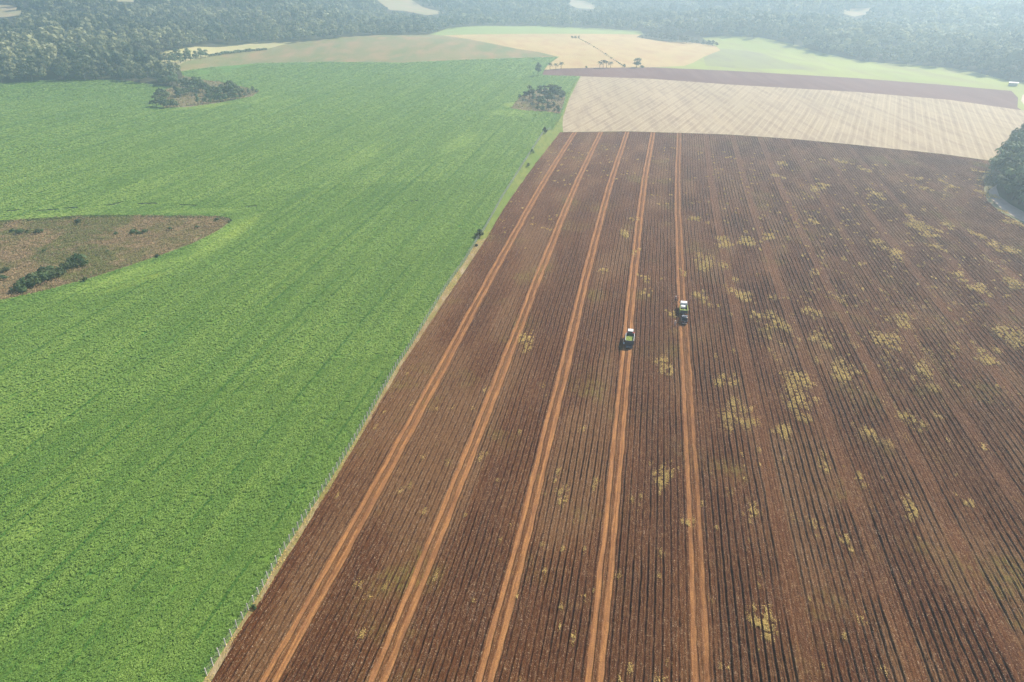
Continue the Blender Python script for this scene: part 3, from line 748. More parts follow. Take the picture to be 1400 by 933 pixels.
def tree(x, y, h, wr, label, group, mat='forest_leaf', cat='tree', name='broadleaf_tree', proto=None):
    """wr: crown width relative to the prototype at that height"""
    cm, tm = PROTO[random.randrange(10)] if proto is None else PROTO[proto]
    rt = empty(name, (x, y, float(T(x, y)) - 0.1), random.uniform(0, 6.28))
    k = h / 12.0; rt.scale = (k * wr, k * wr, k)
    key = (cm.name, mat)
    if key not in MESHV:
        m2 = cm.copy(); m2.materials.clear(); m2.materials.append(M[mat]); MESHV[key] = m2
    link('crown', MESHV[key], None, rt); link('trunk', tm, None, rt)
    return tag(rt, label, cat, group)
MESHV = {}
def shrub(x, y, h, wr, label, group=None, mat='shrub_leaf', name='shrub', cat='shrub'):
    cm, tm = SHRUB[random.randrange(5)]
    rt = empty(name, (x, y, float(T(x, y)) - 0.05), random.uniform(0, 6.28))
    k = h / 2.1; rt.scale = (k * wr, k * wr, k)
    key = (cm.name, mat)
    if key not in MESHV:
        m2 = cm.copy(); m2.materials.clear(); m2.materials.append(M[mat]); MESHV[key] = m2
    link('foliage', MESHV[key], None, rt); link('stem', tm, None, rt)
    return tag(rt, label, cat, group)

# -- forest on the hills behind the fields
FOREST = [(a, b + (1.8 if b > 20 else 0)) for a, b in [(-220, 122), (0, 113), (57, 109), (128, 108), (171, 109), (228, 117), (240, 112), (246, 104), (246, 97), (238, 91), (194, 76), (245, 66.5), (266, 63), (350, 57.5), (400, 57), (450, 52), (521, 47), (590, 46), (613, 37.5), (664, 34.5), (737, 34.5), (820, 38), (877, 42), (905, 46), (960, 48.5), (990, 48), (1040, 50.5), (1090, 61), (1130, 73), (1180, 83), (1290, 91), (1330, 97), (1385, 110.5), (1440, 114), (1640, 135), (1640, -40), (-220, -40)]]
fx, fy = [], []
d = 560.0
while d < 2300:
    sp = 8.2 + max(0, d - 800) * 0.005
    n = int(R(86) * d / sp); a = R(-43) + (np.arange(n) + RNG.random(n)) * R(86) / n
    rr = d + (RNG.random(n) - 0.5) * sp * 0.9
    fx.append(rr * np.sin(a)); fy.append(rr * np.cos(a)); d += sp * 0.95
fx = np.concatenate(fx); fy = np.concatenate(fy); fz = T(fx, fy)
fd = np.hypot(fx, fy)
px, py = proj(fx, fy, fz)
# hidden beyond the crest or above the frame: skip
fh = (7.5 + 10 * RNG.random(len(fx)) * (0.5 + vnoise(fx, fy, 60, 91))) * (0.8 + 0.35 * vnoise(fx, fy, 140, 93))
fh = np.where((px > 950), fh * 1.12, fh)
_, pyt = proj(fx, fy, fz + fh)
k = inpoly(px, py, FOREST) & (py > -28) & (px > -120) & (px < W + 120)
for P in PIX['clearing']:
    for e in (0.0, 0.5, 0.9):
        qx, qy = proj(fx, fy, fz + fh * e); k &= ~inpoly(qx, qy, P)
fx, fy, fz, fd, fh, px, py, pyt = [q[k] for q in (fx, fy, fz, fd, fh, px, py, pyt)]
# the wood's front row: trees whose base lies close to a field edge, largest in the picture
def edge_dist(X, Y):
    r = np.full(len(X), 1e9); P = FOREST[:-3]
    for (x1, y1), (x2, y2) in zip(P, P[1:]):
        L2 = (x2 - x1) ** 2 + (y2 - y1) ** 2; t = np.clip(((X - x1) * (x2 - x1) + (Y - y1) * (y2 - y1)) / L2, 0, 1)
        r = np.minimum(r, np.hypot(X - x1 - t * (x2 - x1), Y - y1 - t * (y2 - y1)))
    return r
ed = edge_dist(px, py)
vis = (px > -5) & (px < W + 5) & (py > 3)
score = np.where(vis, fh / fd * (1 + 0.8 * (ed < 8)), 0)
order = np.argsort(-score)
near = np.zeros(len(fx), bool); near[order[:120]] = True
print('forest', len(fx))
for i in np.nonzero(near)[0]:
    if px[i] < 560:
        lb, gp = 'hazy tree in the front row of the wood behind the left green field', 'front trees of the wood on the left hillside'
    elif px[i] < 960:
        lb, gp = 'hazy tree in the far wood edge beyond the straw field', 'front trees of the wood beyond the straw field'
    else:
        lb, gp = 'bluish tree on the shaded wood edge beyond the right pasture', 'front trees of the wood beyond the right pasture'
    tree(fx[i], fy[i], fh[i], random.uniform(0.75, 1.15), lb, gp, 'forest_leaf')
PT = []
for i in range(12):
    rng = np.random.default_rng(300 + i); Hc = rng.uniform(7.5, 10)
    PT.append([crown_pts(rng, rng.uniform(4.0, 5.2), Hc, 11.8 - Hc, int(rng.integers(6, 10)), nq, q) for nq, q in ((110, 1.15), (54, 1.6))])
Cs, Ns, Ss, Ts = [], [], [], []
for i in np.nonzero(~near)[0]:
    Cp, Np, Sp, tp = PT[random.randrange(12)][0 if fd[i] < 1080 else 1]
    k_ = fh[i] / 12; w_ = k_ * random.uniform(0.8, 1.25); a = random.uniform(0, 6.28); ca, sa = math.cos(a), math.sin(a)
    X = (Cp[:, 0] * ca - Cp[:, 1] * sa) * w_; Y = (Cp[:, 0] * sa + Cp[:, 1] * ca) * w_
    Cs.append(np.column_stack([X + fx[i], Y + fy[i], Cp[:, 2] * k_ + fz[i]]))
    Ns.append(np.column_stack([Np[:, 0] * ca - Np[:, 1] * sa, Np[:, 0] * sa + Np[:, 1] * ca, Np[:, 2]]))
    Ss.append(Sp * w_); Ts.append(np.clip(tp * 0.8 + random.uniform(-0.35, 0.55) + 0.7 * (float(vnoise(fx[i:i+1], fy[i:i+1], 75, 95)[0]) - 0.5), 0, 1.3))
C = np.concatenate(Cs); print('forest leaves', len(C))
o = stuff('forest', M['forest_leaf'], C, np.concatenate(Ns), np.concatenate(Ss), np.full(len(C), 0.8), np.concatenate(Ts))
o['label'] = 'hazy woodland covering the hills behind the fields'

# -- grove reaching into the left field
GROVE = [(214, 146, 8), (219, 141, 9), (224, 147, 8), (229, 148, 6), (233, 147, 5.5), (238, 147, 6), (243, 146.5, 4), (226, 138, 9), (221, 133, 7), (271, 143, 8), (252, 131, 6), (258, 129, 6.5), (246, 133, 7), (241, 131, 7), (264, 128, 7), (270, 130, 6), (250, 122, 8), (257, 121, 9), (243, 118, 10), (236, 116, 11), (231, 116, 12), (226, 117, 9), (264, 124, 9), (271, 124, 10), (277, 126, 9), (283, 127, 8), (267, 118, 8), (275, 118, 8),
    (288, 131, 8), (294, 132, 8), (285, 135, 6), (292, 138, 6), (298, 139, 6), (304, 139, 6), (309, 138, 5.5), (300, 133, 8), (306, 131, 9), (312, 130, 10), (317, 130, 11), (322, 131, 10), (327, 132, 8), (316, 137, 6), (322, 136, 6), (328, 135, 5), (281, 141, 4), (288, 141.5, 4), (346, 126, 4.5), (340, 128, 3.5), (351, 127, 2.5), (334, 132, 4)]
SPECIAL = {(271, 143): 'narrow dark tree standing alone at the front edge of the grove', (231, 116): 'tallest dark tree where the grove meets the wood',
           (346, 126): 'low dark tree at the right tip of the grove', (317, 130): 'big dark round tree near the right end of the grove', (214, 146): 'leafy tree at the left tip of the grove'}
for (qx, qy, h) in GROVE:
    x, y = at(qx, qy)
    tree(x, y, h * 1.12 + 0.5, 0.62 if (qx, qy) == (271, 143) else random.uniform(0.95, 1.3), SPECIAL.get((qx, qy), 'dark tree in the grove reaching into the left green field'), 'trees of the grove in the left green field', 'dark_leaf')
for (qx, qy) in ((226, 86), (233, 85), (240, 87), (247, 86), (254, 84), (261, 83), (268, 81), (275, 80), (281, 79), (243, 80), (257, 78), (236, 82)):
    x, y = at(qx, qy); tree(x, y, random.uniform(8, 12), 1.0, 'hazy tree in the small clump before the yellow pasture strip', 'trees before the yellow pasture strip', 'dark_leaf')
# hedge along the hill strip
for i in range(26):
    t_ = i / 25; x, y = at(286 + 78 * t_, 77.5 - 9 * t_ + math.sin(t_ * 3.14) * -0.6)
    shrub(x, y, random.uniform(2.0, 3.4), 1.6, 'low shrub in the thin hedge on the hillside', 'shrubs of the thin hillside hedge', 'dark_leaf')

# -- clump at the fence corner
CLUMP = [(724, 136, 12, 0.9, 'tallest round tree at the left of the field clump'), (738, 132, 10, .9, None), (744, 133, 11, 1, None), (752, 132, 11, 1, None), (759, 133, 11, 1, None), (765, 134, 10, 1, None), (769, 136, 8, 1, None), (717, 134, 6, 1.2, None), (728, 138, 7, 1.1, None),
         (748, 139, 9, 1, None), (754, 140, 8, 1, None), (736, 142, 7, 1.1, None), (742, 146, 9, 1.0, 'pale rounded tree at the front of the field clump'), (750, 151, 7, 1.0, None), (735, 150, 5, 1.2, None), (742, 152, 5, 1.3, None), (757, 147, 5, 1.2, None), (763, 150, 4, 1.2, None), (764, 155, 4.5, 1.1, None), (728, 146, 4, 1.4, None), (758, 153, 3, 1.4, None), (711, 134.5, 3.5, 1.3, None)]
for (qx, qy, h, w_, lb) in CLUMP:
    x, y = at(qx, qy); tree(x, y, h, w_, lb or 'dark tree in the clump beside the pale stubble field', 'trees of the clump beside the stubble field', 'dark_leaf')
# -- roadside trees
x, y = at(735.5, 104); tree(x, y, 14, 0.62, 'slim leafy tree at the left tip of the dark tilled field', None, 'dark_leaf')
x, y = at(870, 92.5); tree(x, y, 10.5, 1.15, 'bushy tree standing at the back edge of the dark tilled field', None, 'dark_leaf')
for (qx, qy, h, w_, lb) in ((853.5, 92.5, 3.6, 0.9, 'small bush left of the bushy tree on the field edge'), (877, 93, 2.5, 1.6, 'low bush right of the bushy tree on the field edge'), (801, 93.5, 2.2, 1, 'small bush on the straw field edge')):
    x, y = at(qx, qy); shrub(x, y, h, w_, lb, None, 'dark_leaf')
# far bushes beyond the straw field
for (qx, qy, h) in ((884, 52, 8), (890, 53, 10), (897, 54, 11), (904, 55, 11), (911, 56, 12), (918, 57, 12), (925, 57.5, 12), (932, 58, 11), (939, 59, 11), (946, 59.5, 9), (953, 60, 6), (961, 61.5, 7), (968, 62.5, 8), (974, 63, 8), (979, 63.5, 6), (959, 51, 9), (893, 47, 12), (903, 48, 13), (913, 50, 12), (923, 51, 11), (878, 53, 4)):
    x, y = at(qx, qy); tree(x, y, h, 1.25, 'hazy rounded tree in the belt behind the straw field', 'trees of the belt behind the straw field', 'forest_leaf')
# thin hedge line crossing the straw field
for i in range(30):
    t_ = i / 29; x, y = at(788 + 64 * t_, 52 + 39 * t_ ** 1.15)
    shrub(x, y, random.uniform(0.7, 1.4), 1.8, 'low dry bush in the line crossing the straw field', 'bushes of the line crossing the straw field', 'dark_leaf')
for i in range(9):
    x, y = at(784 + random.uniform(-3, 8), 51.5 + random.uniform(-1, 1.5)); shrub(x, y, 1.6, 1.8, 'low bush at the top of the line crossing the straw field', 'bushes at the top of the line crossing the straw field', 'dark_leaf')

# palms
def palm_mesh(seed, h):
    rng = np.random.default_rng(seed); Cl, Nl, Sl = [], [], []
    for i in range(14):
        a = i * 2.4 + rng.normal(0, .2); el = rng.uniform(-0.5, 1.2); L = rng.uniform(2.4, 3.2)
        for j in range(9):
            t_ = (j + 1) / 9; rr = L * t_ * math.cos(el * (1 - t_ * .3)); zz = h + L * (t_ * math.sin(el) - 0.75 * t_ * t_)
            for sgn in (-1, 1):
                off = sgn * 0.22 * math.sin(t_ * 2.8)
                Cl.append((rr * math.cos(a) - off * math.sin(a), rr * math.sin(a) + off * math.cos(a), zz - 0.1)); Nl.append((rng.normal(0, .3), rng.normal(0, .3), 1)); Sl.append(0.5)
    C = np.array(Cl); return crown_mesh('frond_crown', C, np.array(Nl), np.array(Sl), rng.random(len(C)))
PALM = []
for i in range(3):
    pm = palm_mesh(400 + i, 6.0); pm.materials.append(M['palm_leaf'])
    to = MB().tube([(0, 0, -0.3), (0.08, 0, 3), (0.15, 0.05, 6.0)], [0.2, 0.15, 0.12], 8).build('trunk', M['bark'])
    PALM.append((pm, to.data)); bpy.data.objects.remove(to)
for (qx, qy, h, lb) in ((752, 95.5, 6.4, 'leftmost of the three small palms on the straw field edge'), (760, 95, 5.8, 'middle of the three small palms on the straw field edge'), (767, 94.5, 6.8, 'rightmost of the three small palms on the straw field edge'),
                        (820, 93.3, 6.6, 'left palm in the cluster on the back edge of the dark field'), (824.5, 93.2, 8.0, 'tallest palm in the cluster on the back edge of the dark field'), (829, 93.2, 7.0, 'right palm in the cluster on the back edge of the dark field'), (834.5, 93, 6.2, 'thin palm just right of the palm cluster on the field edge')):
    x, y = at(qx, qy); pm, tm = PALM[random.randrange(3)]
    rt = empty('palm_tree', (x, y, float(T(x, y)) - 0.05), random.uniform(0, 6.28)); rt.scale = (h / 7 * 1.15, h / 7 * 1.15, h / 7)
    link('frond_crown', pm, None, rt); link('trunk', tm, None, rt); tag(rt, lb, 'palm', 'palms along the field edge')

# -- wood at the right edge of the frame
RW = [at(*p) for p in ((1364, 250), (1372, 265), (1388, 279), (1408, 291), (1450, 306), (1470, 290), (1470, 205), (1440, 170), (1398, 194), (1380, 222))]
RWa = np.array(RW); lo, hi = RWa.min(0), RWa.max(0); cand = []
for _ in range(4000):
    x = random.uniform(lo[0], hi[0]); y = random.uniform(lo[1], hi[1])
    if inpoly(np.array([x]), np.array([y]), RW)[0] and all((x - a) ** 2 + (y - b) ** 2 > 6.3 ** 2 for a, b in cand): cand.append((x, y))
edge_ = [(1362, 247), (1367, 259), (1373, 267), (1380, 274), (1388, 280), (1397, 286), (1407, 291.5), (1418, 296.5), (1430, 301), (1365, 240), (1370, 231), (1377, 222)]
for q in edge_:
    a, b = at(*q); cand = [c for c in cand if (c[0] - a) ** 2 + (c[1] - b) ** 2 > 16] + [(a + 2, b + 1)]
print('right wood', len(cand))
for x, y in cand:
    q = proj(x, y, 0.0)
    if q[0] > 1455: continue
    tree(x, y, random.uniform(14, 19), random.uniform(0.8, 1.1), 'tall shady tree in the wood beside the curving dirt road', 'trees of the wood beside the dirt road', 'dark_leaf')

# -- shrubs of the fallow island and along the fence
SH = [(28, 399, 2.6, 1.2), (38, 394, 3.4, 1.2), (48, 389, 3.8, 1.2), (56, 385, 3.4, 1.1), (66, 384, 3.2, 1.1), (76, 381, 3.4, 1.1), (85, 377, 2.8, 1.1), (60, 377, 3.0, 1.1), (92, 371, 2.8, 1.1), (100, 368, 2.6, 1.1), (107, 361, 3.6, 1.0), (114, 363, 2.4, 1.1), (98, 360, 2.2, 1.2), (72, 372, 2.2, 1.3)]
for (qx, qy, h, w_) in SH:
    x, y = at(qx, qy); shrub(x, y, h * 1.1, w_ * 1.15, 'green shrub in the dense thicket on the fallow island', 'shrubs of the thicket on the fallow island')
for (qx, qy, h, lb) in ((109, 305, 2.0, 'small dark bush at the back rim of the fallow island'), (117, 384, 1.5, 'low grey bush at the front rim of the fallow island'), (215, 352, 1.3, 'low brown bush near the front rim of the fallow island'), (296, 303, 1.6, 'dry bush at the right tip of the fallow island')):
    x, y = at(qx, qy); shrub(x, y, h, 1.2, lb, None, 'shrub_leaf')
for (qx, qy, h) in ((18, 318, 1.5), (30, 319, 1.9), (38, 318, 1.2), (52, 319, 1.8), (58, 317, 1.3), (160, 321, 1.2), (185, 319, 1.8), (191, 320, 1.2), (198, 318, 1.5), (233, 315, 1.4), (8, 372, 1.6), (2, 383, 2.0), (148, 345, 0.9), (60, 345, 1.1), (270, 312, 1.2)):
    x, y = at(qx, qy); shrub(x, y, h, 1.5, 'low olive bush scattered over the fallow island', 'low bushes scattered over the fallow island', 'shrub_leaf')
for (qx, qy, h, w_, lb) in ((656, 324, 3.4, 0.95, 'grey leafless looking bush beside the fence at the crop edge'), (745, 183, 4.2, 0.6, 'small dark tree at the far end of the fence'), (728, 210, 2.6, 0.7, 'thin bush on the far part of the fence line'), (722, 228, 2.0, 0.8, 'small bush in the grass strip by the far fence')):
    x, y = at(qx, qy); shrub(x, y, h, w_, lb, None, 'dark_leaf')
for (qx, qy, h) in ((345, 832, 0.8), (649, 337, 1.1)):
    x, y = at(qx + 3, qy); shrub(x, y, h, 1.2, 'low weedy bush growing at the foot of the fence', 'weedy bushes at the foot of the fence', 'shrub_leaf')

# ------------------------------------------------------------------ fence
fw = [at(*p) for p in FENCE]
seg = [math.hypot(b[0] - a[0], b[1] - a[1]) for a, b in zip(fw, fw[1:])]; cum = np.concatenate([[0], np.cumsum(seg)])
def along(sv):
    return float(np.interp(sv, cum, [p[0] for p in fw])), float(np.interp(sv, cum, [p[1] for p in fw]))
fx0, fy0 = along(9.0)
fence = empty('wire_fence', (fx0, fy0, 0)); tag(fence, 'long wire fence on pale posts between green crop and ploughed soil', 'fence')
PM = []
for i in range(4):
    rng = np.random.default_rng(500 + i); h = 1.72 + 0.08 * i
    po = MB().tube([(0, 0, -0.3), (rng.normal(0, .02), rng.normal(0, .02), h * .5), (rng.normal(0, .05), rng.normal(0, .05), h), (rng.normal(0, .05), 0, h + .03)], [0.095, 0.09, 0.085, 0.05], 8).build('post', M['post'])
    PM.append(po.data); bpy.data.objects.remove(po)
far = MB(); tops = []
sv, i = 9.0, 0
while sv < cum[-1]:
    x, y = along(sv)
    if i < 100:
        p = link('post', PM[random.randrange(4)], None, fence); p.location = (x - fx0, y - fy0, 0); p.rotation_euler = (0, 0, random.uniform(0, 6))
    else:
        far.tube([(x - fx0, y - fy0, -0.3), (x - fx0 + random.gauss(0, .04), y - fy0, 1.75)], [0.09, 0.08], 6)
    tops.append((x - fx0, y - fy0)); sv += 1.8 * random.uniform(0.94, 1.06); i += 1
print('posts', i)
fo = far.build('post', M['post'], fence); tag(fo, kind='stuff')
for hz in (0.35, 0.7, 1.05, 1.4):
    MB().tube([(a, b, hz) for a, b in tops], 0.012, 4).build('wire', M['wire'], fence)

# ------------------------------------------------------------------ vehicles
def wheel(parent, x, y, r_, w_, name='wheel'):
    sgn = 1 if x > 0 else -1
    t_ = MB().torus((x, y, r_), (1, 0, 0), (r_ * 0.55, r_), w_).build(name, M['rubber'], parent, True)
    MB().cyl((x, y, r_), (1, 0, 0), r_ * 0.57, w_ * 0.62, 20, bev=0.02).cyl((x + sgn * w_ * 0.33, y, r_), (1, 0, 0), r_ * 0.2, 0.06, 12).build('rim', M['rim'], t_)
    return t_

def face_row(px_, py_):
    x, y = at(px_, py_); return (x, y, -0.03), -ROWAZ

def canes(parent, name, x0, x1, y0, y1, z, n, mat='cane', hump=0.35):
    rng = np.random.default_rng(n); mb = MB(); me_t = []
    for i in range(n):
        x = rng.uniform(x0, x1); yc = rng.uniform(y0 + .5, y1 - .5); L = rng.uniform(0.8, 1.6); a = rng.normal(0, 0.35)
        zz = z + rng.random() * hump * (1 - abs(2 * (x - x0) / (x1 - x0) - 1) ** 2 * 0.6)
        dx, dy = math.sin(a) * L / 2, math.cos(a) * L / 2
        ya, yb = max(y0, yc - dy), min(y1, yc + dy)
        mb.tube([(np.clip(x - dx, x0, x1), ya, zz), (np.clip(x + dx, x0, x1), yb, zz + rng.normal(0, .06))], 0.035, 5)
    mb.box((x0, y0, z - 0.5), (x1, y1, z + 0.02))
    o_ = mb.build(name, M[mat], parent)
    v = len(o_.data.vertices); a_ = o_.data.attributes.new('tint', 'FLOAT', 'POINT')
    a_.data.foreach_set('value', np.repeat(rng.random(v // 10 + 1), 10)[:v].astype(np.float32))
    return o_

# planting trailer behind the red tractor
loc, rz = face_row(859.8, 475.5)
tr = empty('planting_trailer', loc, rz); tag(tr, 'grey box trailer loaded with bright green cane behind the red tractor', 'trailer')
Wd = 1.2
MB().box((-Wd + .07, 0.05, 0.95), (Wd - .07, 4.35, 1.05), .02).box((-.45, .2, .72), (-.33, 4.9, .95), .02).box((.33, .2, .72), (.45, 4.9, .95), .02).build('floor', M['dark_steel'], tr)
for sgn in (-1, 1):
    sp = MB().box((sgn * Wd - .05, 0.0, .95), (sgn * Wd + .05, 4.4, 2.35), .015)
    for k in range(5): sp.box((sgn * (Wd + .08) - .04, .15 + k * .98, .95), (sgn * (Wd + .08) + .04, .27 + k * .98, 2.35), .01)
    sp = sp.build('side_panel', M['dark_steel'], tr)
    MB().box((sgn * Wd - .055, -.03, 2.352), (sgn * Wd + .055, 4.43, 2.43), .02).build('rail', M['white_paint'], sp)
MB().box((-Wd + .06, 4.28, 1.06), (Wd - .06, 4.38, 2.55), .015).build('front_panel', M['dark_steel'], tr)
tg = MB().box((-Wd + .06, -.04, .98), (Wd - .06, .06, 2.3), .015)
for k in range(4): tg.box((-1.0 + k * .62, -.1, .98), (-.9 + k * .62, -.04, 2.3), .01)
tg = tg.build('tailgate', M['dark_steel'], tr)
for sgn in (-1, 1): MB().box((sgn * 1.0 - .09, -.09, .78), (sgn * 1.0 + .09, -.02, .9), .01).build('tail_lamp', M['lamp_red'], tr)
ax = MB().cyl((0, 1.55, .55), (1, 0, 0), .07, 2.1, 12).cyl((0, 2.75, .55), (1, 0, 0), .07, 2.1, 12).build('axle', M['dark_steel'], tr)
for sgn in (-1, 1):
    for yy in (1.55, 2.75): wheel(tr, sgn * 1.02, yy, .55, .32)
MB().tube([(-.38, 4.3, .8), (0, 5.35, .62)], .05).tube([(.38, 4.3, .8), (0, 5.35, .62)], .05).cyl((0, 5.4, .62), (0, 0, 1), .1, .08, 12).build('drawbar', M['dark_steel'], tr)
hop = MB().prism([(-.75, .25), (-.12, .25), (-.12, .9), (-.5, .9)], -1.0, 1.0, .02)
for xx in (-.7, .7): hop.cyl((xx, -.55, .2), (1, 0, 0), .24, .1, 14)
hop.build('furrow_opener', M['dark_steel'], tr)
lad = MB()
for xx in (-1.62, -1.22): lad.tube([(xx, .35, .9), (xx, 1.2, .9)], .03)
lad.box((-1.75, .3, .86), (-1.24, 1.3, .93), .01).tube([(-1.74, .3, .9), (-1.74, .3, 1.75), (-1.74, 1.3, 1.75), (-1.74, 1.3, .9)], .025)
lad.build('side_platform', M['pale_paint'], tr)
ld = canes(None, 'cane_load', -1.1, 1.1, .1, 4.2, 1.45, 260); ld.location = loc; ld.rotation_euler = (0, 0, rz)
tag(ld, 'bright green cut cane lying inside the grey box trailer', 'cane')

# red tractor with white roof
dx, dy = from_uv(0, 5.25)
tk = empty('tractor', (loc[0] + dx, loc[1] + dy, -0.03), rz); tag(tk, 'red tractor with white cab roof pulling the box trailer', 'tractor')
MB().prism([(1.0, .75), (3.55, .75), (3.62, 1.15), (3.5, 1.5), (1.0, 1.72)], -.38, .38, .06).build('bonnet', M['red_paint'], tk)
MB().box((-.3, -.1, .55), (.3, 3.3, .95), .04).box((-.5, 2.65, .5), (.5, 2.95, .7), .03).cyl((0, .55, .85), (1, 0, 0), .16, 1.7, 12).build('chassis', M['dark_steel'], tk)
MB().box((-.3, 3.56, .8), (.3, 3.66, 1.4), .02).build('grille', M['dark_steel'], tk)
for sgn in (-1, 1):
    MB().cyl((sgn * .24, 3.62, 1.38), (0, 1, 0), .08, .06, 12).build('headlight', M['lamp_clear'], tk)
    MB().prism([(-.35, 1.1), (-.25, 1.5), (.15, 1.78), (.9, 1.8), (1.3, 1.5), (1.22, 1.47), (.85, 1.72), (.2, 1.7), (-.18, 1.44), (-.28, 1.08)], sgn * .95 - .28, sgn * .95 + .28, .01).build('fender', M['red_paint'], tk)
cb = MB().box((-.66, -.15, 1.1), (.66, 1.2, 1.5), .04)
for sx in (-1, 1):
    for yy, y2 in ((-.12, -.02), (1.12, 1.02)): cb.tube([(sx * .66, yy, 1.5), (sx * .6, y2, 2.6)], .045)
cb = cb.build('cab', M['red_paint'], tk)
MB().prism([(-.08, 1.52), (1.08, 1.52), (.98, 2.55), (.02, 2.55)], -.6, .6, .02).build('window', M['glass'], cb)
MB().box((-.78, -.28, 2.58), (.78, 1.25, 2.74), .06).build('roof', M['white_paint'], cb)
MB().tube([(.3, 1.6, 1.6), (.3, 1.6, 2.55), (.3, 1.5, 2.7)], .045).build('exhaust', M['dark_steel'], tk)
for sgn in (-1, 1):
    wheel(tk, sgn * .95, .55, .82, .46); wheel(tk, sgn * .85, 2.8, .52, .34)
    MB().tube([(sgn * .66, 1.1, 2.2), (sgn * .95, 1.2, 2.2)], .02).box((sgn * .95 - .1, 1.17, 2.0), (sgn * .95 + .1, 1.22, 2.32), .02).build('mirror', M['dark_steel'], tk)

# flatbed truck with green and white load
loc2, rz2 = face_row(934.2, 432.0)
tk2 = empty('flatbed_truck', loc2, rz2); tag(tk2, 'white cab truck with pale green bed parked ahead of the black pickup', 'truck')
MB().box((-.45, 0, .6), (-.33, 6.0, .82), .02).box((.33, 0, .6), (.45, 6.0, .82), .02).cyl((0, 1.3, .5), (1, 0, 0), .08, 1.8, 12).cyl((0, 5.2, .5), (1, 0, 0), .07, 1.8, 12).build('chassis', M['dark_steel'], tk2)
MB().box((-1.12, 0.02, .84), (1.12, 4.05, .96), .02).build('floor', M['dark_steel'], tk2)
for sgn in (-1, 1):
    sp = MB().box((sgn * 1.14 - .04, 0, .9), (sgn * 1.14 + .04, 4.1, 1.95), .015)
    for k in range(5): sp.box((sgn * 1.2 - .03, .1 + k * .95, .9), (sgn * 1.2 + .03, .2 + k * .95, 1.95), .01)
    sp.build('side_panel', M['green_paint'], tk2)
tg = MB().box((-1.09, -.03, .9), (1.09, .05, 1.9), .015)
for k in range(4): tg.box((-.95 + k * .6, -.08, .9), (-.86 + k * .6, -.03, 1.9), .01)
tg.build('tailgate', M['dark_steel'], tk2)  # shade of the rear wall put into its colour; bed sides stay green
MB().box((-1.12, 4.0, .98), (1.12, 4.09, 2.5), .02).build('headboard', M['pale_paint'], tk2)
cb2 = MB().prism([(4.3, .6), (6.15, .6), (6.2, 1.35), (5.95, 2.35), (5.7, 2.46), (4.45, 2.46), (4.3, 2.3)], -1.02, 1.02, .07).build('cab', M['white_paint'], tk2)
MB().prism([(6.16, 1.42), (6.225, 1.42), (5.99, 2.3), (5.95, 2.3)], -.9, .9).build('windscreen', M['glass'], cb2)
for sgn in (-1, 1):
    MB().prism([(4.75, 1.4), (5.9, 1.4), (5.72, 2.2), (4.75, 2.2)], sgn * 1.0 - .035, sgn * 1.0 + .035).build('window', M['glass'], cb2)
    MB().tube([(sgn * 1.0, 5.9, 1.9), (sgn * 1.28, 6.0, 1.9)], .02).box((sgn * 1.3 - .1, 5.98, 1.6), (sgn * 1.3 + .1, 6.04, 2.05), .02).build('mirror', M['dark_steel'], cb2)
    MB().box((sgn * .75 - .17, 6.17, .85), (sgn * .75 + .17, 6.23, 1.05), .02).build('headlight', M['lamp_clear'], tk2)
    MB().box((sgn * .9 - .12, -.07, .66), (sgn * .9 + .12, 0.0, .8), .01).build('tail_lamp', M['lamp_red'], tk2)
    wheel(tk2, sgn * .93, 1.3, .48, .42); wheel(tk2, sgn * .95, 5.2, .48, .27)
MB().box((-1.05, 6.15, .5), (1.05, 6.28, .74), .03).build('bumper', M['pale_paint'], tk2)
ld2 = canes(None, 'cane_load', -1.05, 1.05, .1, 1.7, 1.35, 110, hump=.25); ld2.location = loc2; ld2.rotation_euler = (0, 0, rz2)
tag(ld2, 'pale green cut cane in the rear of the truck bed', 'cane')
bx = empty('white_sack', (0, 0, 0), 0); bx.location = (loc2[0] + from_uv(-.25, 3.1)[0], loc2[1] + from_uv(-.25, 3.1)[1], loc2[2] + .97); bx.rotation_euler = (0, 0, rz2)
tag(bx, 'large white bulk sack standing in the truck bed behind the cab', 'sack')
MB().box((-.72, -.72, 0), (.72, .72, 1.05), .16).build('bag', M['white_paint'], bx, True)
for sx in (-1, 1):
    for sy in (-1, 1): MB().tube([(sx * .45, sy * .62, 1.0), (sx * .5, sy * .5, 1.18), (sx * .6, sy * .35, 1.0)], .03).build('strap', M['green_paint'], bx)
tb = empty('shade_block', (0, 0, 0), rz2); tb.location = (loc2[0] + from_uv(-.35, 1.98)[0], loc2[1] + from_uv(-.35, 1.98)[1], loc2[2] + .965)
tag(tb, 'dark block put in for the shade between the white sack and green cane in the truck bed', 'shade block')
MB().box((-.6, -.22, 0), (.6, .3, .8), .04).box((-.64, -.25, .8), (.64, .33, .88), .02).build('body', M['dark_steel'], tb)  # dark block added where only shade lies between sack and cane

